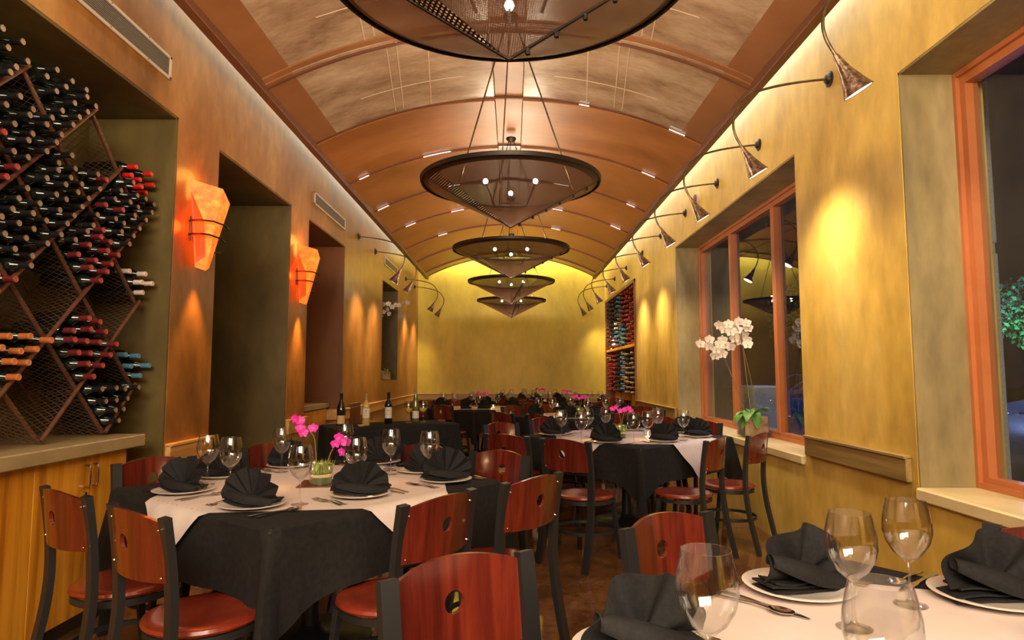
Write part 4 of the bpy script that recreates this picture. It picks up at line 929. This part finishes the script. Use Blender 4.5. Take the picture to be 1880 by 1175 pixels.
LITCOUNT = [0]
def side_name(nx, ny):
    return ('near' if ny < 0 else 'far') + ' ' + ('left' if nx < 0 else 'right')
def table(cx, cy, ang, phr, seats, chairs=None, glasses=None, plates=None, ov=(0.665, 0, 0), detail=2, nrot=0.0, cutlery=True, hw=0.68, hd=0.68, spots=None, napturn=0.0, cdrop=0.50, ovrot=45, drop=0.275, soft=False):
    """seats: list of (side 0..3, slot -1/+1); side k looks outward along ang + 90k"""
    seed = int(abs(cx * 100) + abs(cy * 37)); r_ = random.Random(seed)
    TK.place((cx, cy, 0), R(ang), 'black pedestal table under the cloths, %s' % phr, 'dining tables')
    ob_ = ob('tablecloth', cloth_black(hw, hd, drop, cdrop, seed), None, (cx, cy, 0), R(ang)); tag(ob_, 'black tablecloth with pointed corners, %s' % phr, 'tablecloth')
    if ov:
        o2 = ob('overlay_cloth', overlay_cloth(hw, hd, *ov, rot=ovrot), None, (cx, cy, 0), R(ang)); tag(o2, 'cream square overlay cloth turned diagonally, %s' % phr, 'tablecloth')
    zt = TH + 0.0075
    for si, (k, sl) in enumerate(seats):
        a = R(ang + 90 * k); nx, ny = cos(a), sin(a); tx, ty = -ny, nx
        P_ = Vector((cx + nx * 0.50 + tx * 0.31 * sl, cy + ny * 0.50 + ty * 0.31 * sl, zt)); Q_ = Vector((cx + nx * 0.50 - tx * 0.31 * sl, cy + ny * 0.50 - ty * 0.31 * sl, zt))
        nearer = 'nearer' if P_.length < Q_.length else 'farther'
        where = '%s place, %s side, %s' % (nearer, side_name(nx, ny), phr)
        if plates and (k, sl) in plates: P_ = Vector((*plates[(k, sl)], zt))
        face = math.atan2(-ny, -nx) - pi / 2                      # local +Y looks to the table centre
        PLT.place(P_, 0, 'white dinner plate, %s' % where, 'white dinner plates')
        # the fan faces its sitter, swung a little
        tr = napturn.get((k, sl), 0) if isinstance(napturn, dict) else napturn
        (SNK[si % 3] if soft else NK[r_.randrange(4)]).place(P_ + Vector((0, 0, 0.009)), face + R(r_.uniform(-12, 12) + tr), 'black fan-folded napkin, %s' % where, 'black fan napkins', scale=0.93 if soft else 1.0)
        ux, uy = -nx, -ny; rx, ry = uy, -ux                          # right hand of the sitter
        if cutlery:
            def lay(kit, off, fwd, what):
                base = P_ + Vector((rx * off - ux * fwd, ry * off - uy * fwd, 0)); base.z = zt + 0.001
                kit.place(base, face + R(r_.uniform(-4, 4)), '%s, %s' % (what, where), 'place setting cutlery')
            lay(KN, 0.160, 0.115, 'steel table knife')
            if detail > 1: lay(SP, 0.195, 0.105, 'steel spoon'); lay(FK, -0.185, 0.10, 'outer steel fork')
            lay(FK, -0.158, 0.10, 'inner steel fork' if detail > 1 else 'steel fork')
        if glasses is None:
            gp = P_ + Vector((rx * 0.13 + ux * 0.17, ry * 0.13 + uy * 0.17, 0)); gp.z = zt
            GL.place(gp, 0, 'empty stemmed wine glass, %s' % where, 'empty wine glasses')
    for gx, gy, w_ in (glasses or []): GL.place((gx, gy, zt), 0, 'empty stemmed wine glass, %s, %s' % (w_, phr), 'empty wine glasses')
    for (k, sl), v in (chairs or {}).items():
        a = R(ang + 90 * k); nx, ny = cos(a), sin(a); tx, ty = -ny, nx
        f0 = math.atan2(-ny, -nx)
        if v is None: mx, my, f = cx + nx * (hw + 0.30) + tx * 0.32 * sl, cy + ny * (hd + 0.30) + ty * 0.32 * sl, f0
        else: mx, my = v[0], v[1]; f = R(v[2]) if len(v) > 2 else f0
        ox, oy = min(mx + cos(f) * 0.242, 1.74), my + sin(f) * 0.242
        Q1 = (cx + nx + tx * 0.32 * sl, cy + ny + ty * 0.32 * sl); Q2 = (cx + nx - tx * 0.32 * sl, cy + ny - ty * 0.32 * sl)
        nearer = 'nearer' if math.hypot(*Q1) < math.hypot(*Q2) else 'farther'
        CH.place((ox, oy, 0), f - pi / 2, 'cherry wood chair, %s place, %s side, %s' % (nearer, side_name(nx, ny), phr), 'cherry wood cafe chairs', scale=(1, 1, 1.0))
    for q, (vx, vy) in enumerate(spots or []):
        VO.place((vx, vy, zt), 0, 'lit votive candle in glass, %s, %s' % (('one left of the vase', 'one right of the vase', 'third one')[q], phr), 'votive candles')
        lamp('POINT', 'candle_light', (vx, vy, zt + 0.09), 0.35, (1.0, 0.62, 0.3), shadow_soft_size=0.01)

ALL8 = [(k, s) for k in range(4) for s in (-1, 1)]
# side normals: ang, ang+90, ang+180, ang+270.  near right side = -37..., near left = 233...
A1 = 53 - 90          # table 1: side 0 normal -37 deg (near right), 1: 53 (far right), 2: 143 (far left), 3: 233 (near left)
T1 = (-1.00, 3.30)
table(*T1, A1, 'left foreground table', ALL8,
      chairs={(3, -1): (-1.73, 2.54, 55), (3, 1): (-1.243, 2.185, 53), (0, -1): (-0.27, 2.425, 146), (0, 1): (0.092, 2.872, 141), (2, 1): (-1.885, 3.455), (2, -1): (-1.53, 4.15), (1, 1): (-0.56, 4.12), (1, -1): (-0.077, 3.75)},
      plates={(3, -1): (-1.53, 3.05), (3, 1): (-1.076, 2.72), (0, -1): (-0.684, 2.955), (0, 1): (-0.34, 3.36), (1, -1): (-0.514, 3.67), (1, 1): (-0.823, 4.03), (2, 1): (-1.56, 3.50), (2, -1): (-1.32, 3.88)},
      glasses=[(-1.52, 3.26, 'far left of the pair'), (-1.346, 3.12, 'right of the pair at left'), (-1.297, 3.67, 'behind at left'), (-0.897, 2.77, 'nearest the camera'), (-0.665, 3.585, 'right of the vase'), (-0.436, 3.45, 'rightmost'), (-1.017, 3.96, 'behind the vase'), (-0.74, 3.10, 'just behind the front napkin')],
      ov=(0.655, 0.0, 0.0), spots=[(-1.20, 3.14), (-0.72, 3.27)], napturn={(3, -1): 18, (3, 1): 28, (0, -1): -32, (0, 1): -25, (1, 1): 20})
centre((-0.953, 3.26, TH + 0.0075), 0, 'magenta orchid centrepiece in low glass vase, left foreground table', SPRAY, 5, 1.0)
tl = tag(ob('mirror_tile', MB().bbox((-0.11, -0.11, 0), (0.11, 0.11, 0.004), 0.001).mesh('tile', 'tile'), None, (-0.953, 3.29, TH + 0.0072), R(8)), 'dark copper square tile beneath the orchid vase, left foreground table', 'tile')
A0 = 37.6 - 90
T0 = (0.86, 1.06)
table(*T0, A0, 'right foreground table', [(2, -1), (2, 1), (1, 1)],
      chairs={(2, -1): (0.49, 2.045), (2, 1): (-0.12, 1.57), (1, 1): (1.57, 1.84), (1, -1): None},
      plates={(2, 1): (0.25, 1.30), (2, -1): (0.727, 1.686), (1, 1): (1.17, 1.62)},
      glasses=[(0.335, 1.14, 'large one at left'), (0.74, 1.44, 'middle one'), (0.948, 1.58, 'right one'), (0.536, 0.965, 'closest one at the bottom edge')],
      ov=(0.62, -0.04, 0.03), napturn={(2, 1): 165, (2, -1): 150, (1, 1): 240}, ovrot=45 - 13, soft=True)
centre((1.13, 1.24, TH + 0.0075), 0, 'magenta orchid centrepiece in low glass vase, right foreground table', SPRAY, 8, 1.0)
VO.place((0.55, 1.145, TH + 0.0075), 0, 'unlit looking votive glass at the bottom edge, right foreground table', 'votive candles')
A2 = 42 - 90
T2 = (1.02, 5.84)
table(*T2, A2, 'middle right table', ALL8,
      chairs={(3, 1): (0.365, 4.48, 49), (3, -1): (-0.04, 4.85, 52), (0, -1): (1.43, 4.57, 143), (0, 1): (1.86, 4.93, 140), (2, 1): (-0.10, 5.95), (2, -1): (0.32, 6.62), (1, -1): (1.80, 6.16), (1, 1): (1.55, 6.75)},
      plates={(3, 1): (0.76, 5.23), (0, -1): (1.235, 5.32), (0, 1): (1.62, 5.71), (3, -1): (0.375, 5.86), (1, -1): (1.62, 6.12)},
      glasses=[(0.42, 5.53, 'far left one'), (0.555, 5.2, 'near left one'), (0.666, 5.7, 'second from left'), (0.86, 5.95, 'behind the vase'), (0.96, 5.13, 'nearest right of the vase'), (1.12, 5.36, 'fourth from right'), (1.305, 5.8, 'second from right'), (1.44, 5.45, 'rightmost')],
      ov=(0.68, 0.05, 0.03), spots=[(0.70, 5.42), (1.15, 5.50)], napturn={(0, -1): -25, (3, 1): 25, (0, 1): -25}, detail=1)
centre((0.93, 5.62, TH + 0.0075), 0, 'magenta orchid centrepiece in low glass vase, middle right table', SPRAY2, 11, 1.0)
table(0.90, 8.65, A2, 'third right table', ALL8, chairs={(3, 1): (0.30, 7.2), (3, -1): (-0.12, 7.64), (0, 1): None, (0, -1): None, (2, 1): None, (2, -1): None, (1, -1): None, (1, 1): None}, spots=[(0.62, 8.45), (0.80, 8.2)], detail=1, cutlery=False)
centre((0.88, 8.55, TH + 0.0075), 0, 'magenta orchid centrepiece, third right table', SPRAY2, 12, 1.0)
table(-0.58, 10.70, 45 - 90, 'far left table', ALL8, chairs={(3, 1): (-1.02, 9.52, 50), (3, -1): (-1.45, 10.0), (0, 1): (0.26, 10.22), (2, 1): None, (2, -1): None, (1, -1): None, (1, 1): None}, spots=[(-0.30, 10.4)], detail=1, cutlery=False)
centre((-0.50, 10.55, TH + 0.0075), 0, 'magenta orchid centrepiece, far left table', SPRAY2, 13, 1.0)
table(1.05, 11.65, A2, 'fourth right table', ALL8, chairs={(3, 1): None, (3, -1): None, (0, 1): None, (0, -1): None, (2, 1): None, (1, -1): None}, detail=1, cutlery=False, spots=[(0.8, 11.3)])
centre((0.95, 11.5, TH + 0.0075), 0, 'magenta orchid centrepiece, fourth right table', SPRAY2, 14, 1.0)
table(0.35, 13.35, 45 - 90, 'rear table', ALL8, chairs={(3, 1): None, (3, -1): None, (0, 1): None, (0, -1): None}, detail=1, cutlery=False)
centre((0.55, 13.2, TH + 0.0075), 0, 'magenta orchid centrepiece, rear table', SPRAY2, 15, 1.0)

# bottle table against the left wall
BT = (-1.36, 7.26)
tk = table_kit(0.70, 0.34); tk.place((*BT, 0), R(33), 'narrow black pedestal table for the wine bottles', 'dining tables')
tag(ob('tablecloth', cloth_black(0.70, 0.34, 0.55, 0.66, 5), None, (*BT, 0), R(33)), 'black cloth over the narrow table with wine bottles', 'tablecloth')
zt = TH + 0.005
def big_bottle(kind):
    b = MB()
    if kind == 'burg': prof = [(0, 0), (.037, 0), (.041, .005), (.041, .15), (.037, .18), (.024, .215), (.0155, .245), (.0145, .25)]
    elif kind == 'flute': prof = [(0, 0), (.034, 0), (.037, .005), (.037, .13), (.033, .18), (.022, .24), (.0150, .29), (.0142, .30)]
    else: prof = [(0, 0), (.034, 0), (.0375, .005), (.0375, .185), (.034, .205), (.022, .222), (.0155, .24), (.0142, .25)]
    return b.lathe(prof, 28)
def label_part(z0, z1, r, m, facing): return MB().lathe([(r, z0), (r, z1)], 16, a0=facing - R(62), a1=facing + R(62)).mesh('label', m, 60)
def capz(col, z0, z1): return MB().lathe([(.0155, z0), (.0150, z0 + .02), (.0148, z1 - .012), (.0158, z1 - .01), (.0155, z1), (0, z1)], 18).mesh('capsule', 'cap_' + col, 60)
specs = [('std', 'bottle', 'black', 'label_tan', (-1.84, 6.98), 'dark bottle with tan label, leftmost on the bottle table', 0.02, 0.10),
         ('std', 'bottle_gold', 'tan', 'label', (-1.58, 7.02), 'clear golden bottle with white crest label, second from left on the bottle table', 0.075, 0.165),
         ('std', 'bottle', 'black', 'label', (-1.39, 7.29), 'dark red wine bottle with large white label on the bottle table', 0.055, 0.165),
         ('flute', 'bottle_green', 'tan', 'label', (-1.12, 7.53), 'slender green bottle standing between the two filled wine glasses', 0.04, 0.115)]
for kind, m, cp, lm, (x, y), lab, za, zb in specs:
    if 'leftmost' in lab: kind = 'burg'
    face = math.atan2(-y, -x); rr = {'burg': .0415, 'flute': .0375}.get(kind, .038)
    top = 0.335 if kind == 'flute' else 0.31
    Kb = Kit('wine_bottle', 'bottle', big_bottle(kind).mesh('body', m, 50)).part('capsule', capz(cp, 0.225 if kind != 'flute' else 0.27, top))
    lb = []
    if 'crest' in lab:
        mk = MB(); c0 = face
        for (da, z0, z1, wd) in ((0, .140, .152, .10), (-.12, .132, .140, .05), (.12, .132, .140, .05), (0, .118, .124, .16), (0, .098, .101, .30)):
            mk.lathe([(rr + .0006, z0), (rr + .0006, z1)], 4, a0=c0 + da - wd, a1=c0 + da + wd)
        lb.append(('printed_mark', mk.mesh('mark', 'ink'), (0, 0, 0), (0, 0, 0)))
    if 'large white' in lab:
        mk = MB().lathe([(rr + .0006, .130), (rr + .0006, .139)], 4, a0=face - .30, a1=face - .05); mk.lathe([(rr + .0006, .132), (rr + .0006, .136)], 4, a0=face, a1=face + .5); mk.lathe([(rr + .0006, .095), (rr + .0006, .097)], 4, a0=face - .4, a1=face + .4)
        lb.append(('printed_mark', mk.mesh('mark', 'ink_red'), (0, 0, 0), (0, 0, 0)))
    Kb.part('label', label_part(za, zb, rr, lm, face), subs=lb)
    Kb.place((x, y, zt), 0, lab, scale=1.12)
GLW.place((-1.185, 7.42, zt), 0, 'glass of white wine left of the slender green bottle', 'filled wine glasses')
GLW.place((-1.03, 7.52, zt), 0, 'glass of white wine right of the slender green bottle', 'filled wine glasses')
co = tag(ob('cork_dish', MB().lathe([(0, .002), (.03, .002), (.042, .018), (.044, .017), (.034, 0), (0, 0)], 16).mesh('dish', 'bottle_gold', 50), None, (-1.60, 6.90, zt)), 'tiny golden dish in front of the clear golden bottle', 'dish')

# ------------------------------------------------------------------ white orchids
def white_orchid(loc, label, pot, stems, leaves, seed):
    r_ = random.Random(seed); Kw = Kit('potted_orchid', 'orchid')
    for nm, me, lab in pot: Kw.part(nm, me, label=lab)
    for pts, fl in stems:
        Kw.part('flower_stem', MB().tube(smooth(pts, 4), 0.004, 6).mesh('stem', 'stem', 60))
        for p in fl: Kw.part('flower', FW, p, tuple(face_rot((r_.uniform(-.9, .2), -1, r_.uniform(-.4, .3)))))
    for (a, i, z) in leaves: Kw.part('leaf', LF[i], (0.02 * cos(a), 0.02 * sin(a), z), (R(r_.uniform(-15, 15)), 0, a - pi / 2))
    return Kw.place(loc, 0, label, 'white potted orchids')
potA = [('glass_cube', MB().bbox((-0.115, -0.115, 0), (0.115, 0.115, 0.215), 0.006).mesh('cube', 'glass'), 'square clear glass vase'), ('bark_fill', MB().bbox((-0.108, -0.108, 0.006), (0.108, 0.108, 0.195), 0.01).mesh('bark', 'bark'), 'brown bark filling')]
S = lambda *p: list(p)
def W_(px, py, D=6.1):       # real offsets of blooms from the pot, measured once in metres
    return ((px - 1376) / 1180 * D, 0.0, (797 - py) / 1180 * D)
rr = random.Random(4)
def cl_(pts, D=6.1): return [(W_(x, y)[0], rr.uniform(-.07, .05), W_(x, y)[2]) for x, y in pts]
stA = [(S((-0.06, 0, 0.2), (-0.16, 0, 0.5), (-0.28, 0.02, 0.82), (-0.38, 0, 0.93), (-0.50, 0, 0.92)), cl_([(1282, 630), (1297, 634), (1300, 622), (1310, 640), (1316, 630), (1310, 651), (1324, 636), (1327, 622), (1331, 631), (1322, 648)])),
       (S((-0.02, -0.02, 0.2), (-0.05, 0, 0.6), (-0.075, 0, 0.85), (-0.12, 0, 1.02), (-0.20, 0, 1.06), (-0.28, 0, 1.05)), cl_([(1320, 595), (1327, 603), (1334, 594), (1337, 608), (1345, 620), (1343, 634), (1352, 614)])),
       (S((0.03, 0, 0.2), (-0.0, 0.0, 0.5), (-0.06, 0, 0.8), (-0.08, 0, 0.98), (-0.04, 0, 1.08)), cl_([(1349, 596), (1358, 588), (1366, 592), (1370, 601), (1354, 604), (1366, 612), (1372, 622), (1360, 624), (1367, 631)]))]
white_orchid((2.255, 6.08, 0.72), 'white moth orchid in square glass vase of bark on the window sill', potA, stA, [(R(200), 0, .2), (R(235), 0, .2), (R(170), 0, .2), (R(265), 2, .2), (R(320), 1, .21), (R(20), 1, .21), (R(80), 1, .21), (R(215), 2, .19)], 2)
potB = [('glass_jar', MB().bbox((-0.10, -0.10, 0), (0.10, 0.10, 0.19), 0.006).mesh('cube', 'glass'), 'clear glass vase'), ('bark_fill', MB().bbox((-0.094, -0.094, 0.005), (0.094, 0.094, 0.17), 0.01).mesh('bark', 'bark'), 'brown bark filling')]
rr = random.Random(9)
stB = [(S((0, 0, .17), (-0.05, -.05, 0.6), (-0.03, -.1, 1.1), (0.05, -.1, 1.26), (0.25, -.1, 1.28), (0.42, -.1, 1.32)), [(x, -.1 + rr.uniform(-.04, .04), z) for x, z in ((-.05, 1.24), (0.0, 1.17), (0.0, 1.30), (0.07, 1.22), (0.09, 1.31), (0.15, 1.26), (0.21, 1.30), (0.28, 1.29), (0.35, 1.33), (0.10, 1.14), (-.04, 1.10), (0.42, 1.34))])]
white_orchid((-2.22, 11.15, 1.20), 'white moth orchid in glass vase inside the left wall niche', potB, stB, [(R(200), 1, .17), (R(300), 1, .17), (R(20), 0, .17), (R(60), 2, .17)], 5)

# loose sprig of herb beside the large glass
sp_ = MB()
for q in range(7): a = R(-40 + 30 * q); sp_.tube([(0, 0, .004), (0.03 * cos(a), 0.03 * sin(a), .008), (0.055 * cos(a + .2), 0.055 * sin(a + .2), .004)], 0.0016, 5)
tag(ob('fallen_sprig', sp_.mesh('sprig', 'stem'), None, (0.42, 1.19, TH + .0075)), 'small dark sprig lying on the cream cloth beside the large wine glass', 'sprig')

# ------------------------------------------------------------------ outside the windows
struct('ground_outside', MB().box((XR + 0.46, -8, -0.25), (60, 70, -0.15)).mesh('asphalt', 'asphalt'), 'dark asphalt car park')
pl = tag(ob('stucco_column', MB().bbox((-0.07, -0.05, -0.15), (0.07, 0.05, 2.08), 0.01).bbox((-0.06, -0.04, 2.08), (0.06, 0.04, 2.14), 0.004).bbox((-0.07, -0.05, 2.14), (0.07, 0.05, 4.4), 0.01).mesh('column', 'stucco'), None, (3.05, 4.12, 0)), 'grey stucco column outside the nearest window', 'column')
pl2 = tag(ob('utility_box', MB().bbox((-0.2, -0.3, -0.15), (0.2, 0.3, 1.15), 0.02).mesh('ubox', 'stucco'), None, (3.3, 8.6, 0)), 'grey utility box outside beyond the far window mullion', 'box')
def car_kit(paint):
    prof = [(-2.2, .30), (-2.25, .62), (-2.1, .86), (-1.55, .95), (-0.95, 1.38), (0.35, 1.42), (1.05, 1.0), (1.9, .86), (2.2, .66), (2.22, .32)]
    def side(prof, w0, w1, z_in=0.95):
        b = MB(); n = len(prof); vs = []
        for s in (-1, 1):
            for y, z in prof: w_ = w0 if z < z_in + .02 else w1; vs.append((s * w_, y, z))
        fs = [tuple(range(n)), tuple(range(2 * n - 1, n - 1, -1))] + [(i, i + n, (i + 1) % n + n, (i + 1) % n) for i in range(n)]
        return b.add(vs, fs)
    body = side([(-2.2, .30), (-2.27, .5), (-2.25, .68), (-2.1, .90), (-1.5, .97), (1.1, .99), (1.9, .84), (2.18, .68), (2.25, .5), (2.2, .32)], 0.88, 0.86)
    Kc = Kit('parked_car', 'car', body.mesh('body', paint, 40))
    cab_ = MB(); base = [(-1.5, .96), (-0.85, 1.40), (0.30, 1.43), (1.1, .98)]
    vs = [(s * (0.82 if z < 1.1 else 0.62), y, z) for s in (-1, 1) for y, z in base]; cab_.add(vs, [(0, 1, 2, 3), (7, 6, 5, 4), (0, 4, 5, 1), (2, 6, 7, 3), (3, 7, 4, 0)]).add(vs, [(1, 5, 6, 2)], 1)
    Kc.part('cabin', cab_.mesh('cabin', ['carglass', paint]), label='dark glazed cabin')
    for s in (-1, 1):
        Kc.part('roof_rail', MB().tube([(s * 0.82, -1.5, .97), (s * 0.62, -0.85, 1.41), (s * 0.62, 0.30, 1.44), (s * 0.82, 1.1, .99)], 0.025, 6).mesh('pillar', paint))
        for yy in (-1.4, 1.4):
            Kc.part('wheel', capped().lathe([(0.0, -0.11), (0.30, -0.11), (0.33, -0.06), (0.33, 0.06), (0.30, 0.11), (0.0, 0.11)], 20, axis='x').mesh('tyre', 'rubber', 40), (s * 0.82, yy, 0.33), subs=[('hub_cap', capped().lathe([(0.0, -0.125), (0.20, -0.12), (0.20, 0.12), (0.0, 0.125)], 14, axis='x').mesh('hub', 'steel', 40), (0, 0, 0), (0, 0, 0))])
        Kc.part('headlight', MB().bbox((s * 0.68 - 0.14, 2.16, 0.62), (s * 0.68 + 0.14, 2.26, 0.72)).mesh('hl', 'steel'))
        Kc.part('tail_light', MB().bbox((s * 0.70 - 0.12, -2.28, 0.68), (s * 0.70 + 0.12, -2.2, 0.80)).mesh('tl', 'ink_red'))
    return Kc
k1, k2 = car_kit('carpaint'), car_kit('carpaint2')
for q, (x, y, a, kk, lab) in enumerate([(6.9, 12.6, 100, k2, 'silver blue parked car nearest outside the far window'), (8.6, 16.2, 95, k1, 'dark parked car behind the silver one outside the far window'), (9.3, 20.0, 92, k2, 'pale parked car farthest outside the far window'),
                                        (7.2, 7.0, 100, k1, 'dark parked car outside the nearest window'), (10.4, 10.2, 95, k2, 'silver parked car behind the dark one outside the nearest window'), (12.5, 13.0, 90, k1, 'dark parked car farthest from the nearest window')]):
    kk.place((x, y, -0.15), R(a), lab, 'parked cars outside')
def tree(x, y, h, r, lab):
    r_ = random.Random(int(x * 10)); t = tag(ob('tree', None, None, (x, y, -0.15)), lab, 'tree', 'trees outside')
    ob('trunk', MB().tube([(0, 0, 0), (0.05, 0.02, h * .3), (0, 0, h * .62)], 0.12, 8, scale=[1, .8, .5]).mesh('trunk', 'stem'), t)
    b = MB()
    for q in range(2600):
        a, c, rad = r_.uniform(0, 2 * pi), r_.uniform(-1, 1), r * r_.uniform(.55, 1) ** .5 * (0.85 + 0.2 * sin(q * 1.3)); s_ = sqrt(1 - c * c)
        p = Vector((rad * s_ * cos(a), rad * s_ * sin(a), h * .72 + rad * c * .8)); u = Vector((r_.uniform(-1, 1), r_.uniform(-1, 1), r_.uniform(-1, 1))).normalized() * 0.09; v = u.cross(Vector((r_.uniform(-1, 1), r_.uniform(-1, 1), 1))).normalized() * 0.05
        b.add([p - u, p + v, p + u, p - v], [(0, 1, 2, 3)])
    f = ob('foliage', b.mesh('foliage', 'tree'), t); f['kind'] = 'stuff'
tree(13.6, 16.4, 4.3, 1.25, 'green lit leafy tree outside the nearest window')
tree(11.5, 24.0, 5.0, 1.9, 'dim leafy tree beyond the cars outside the far window')
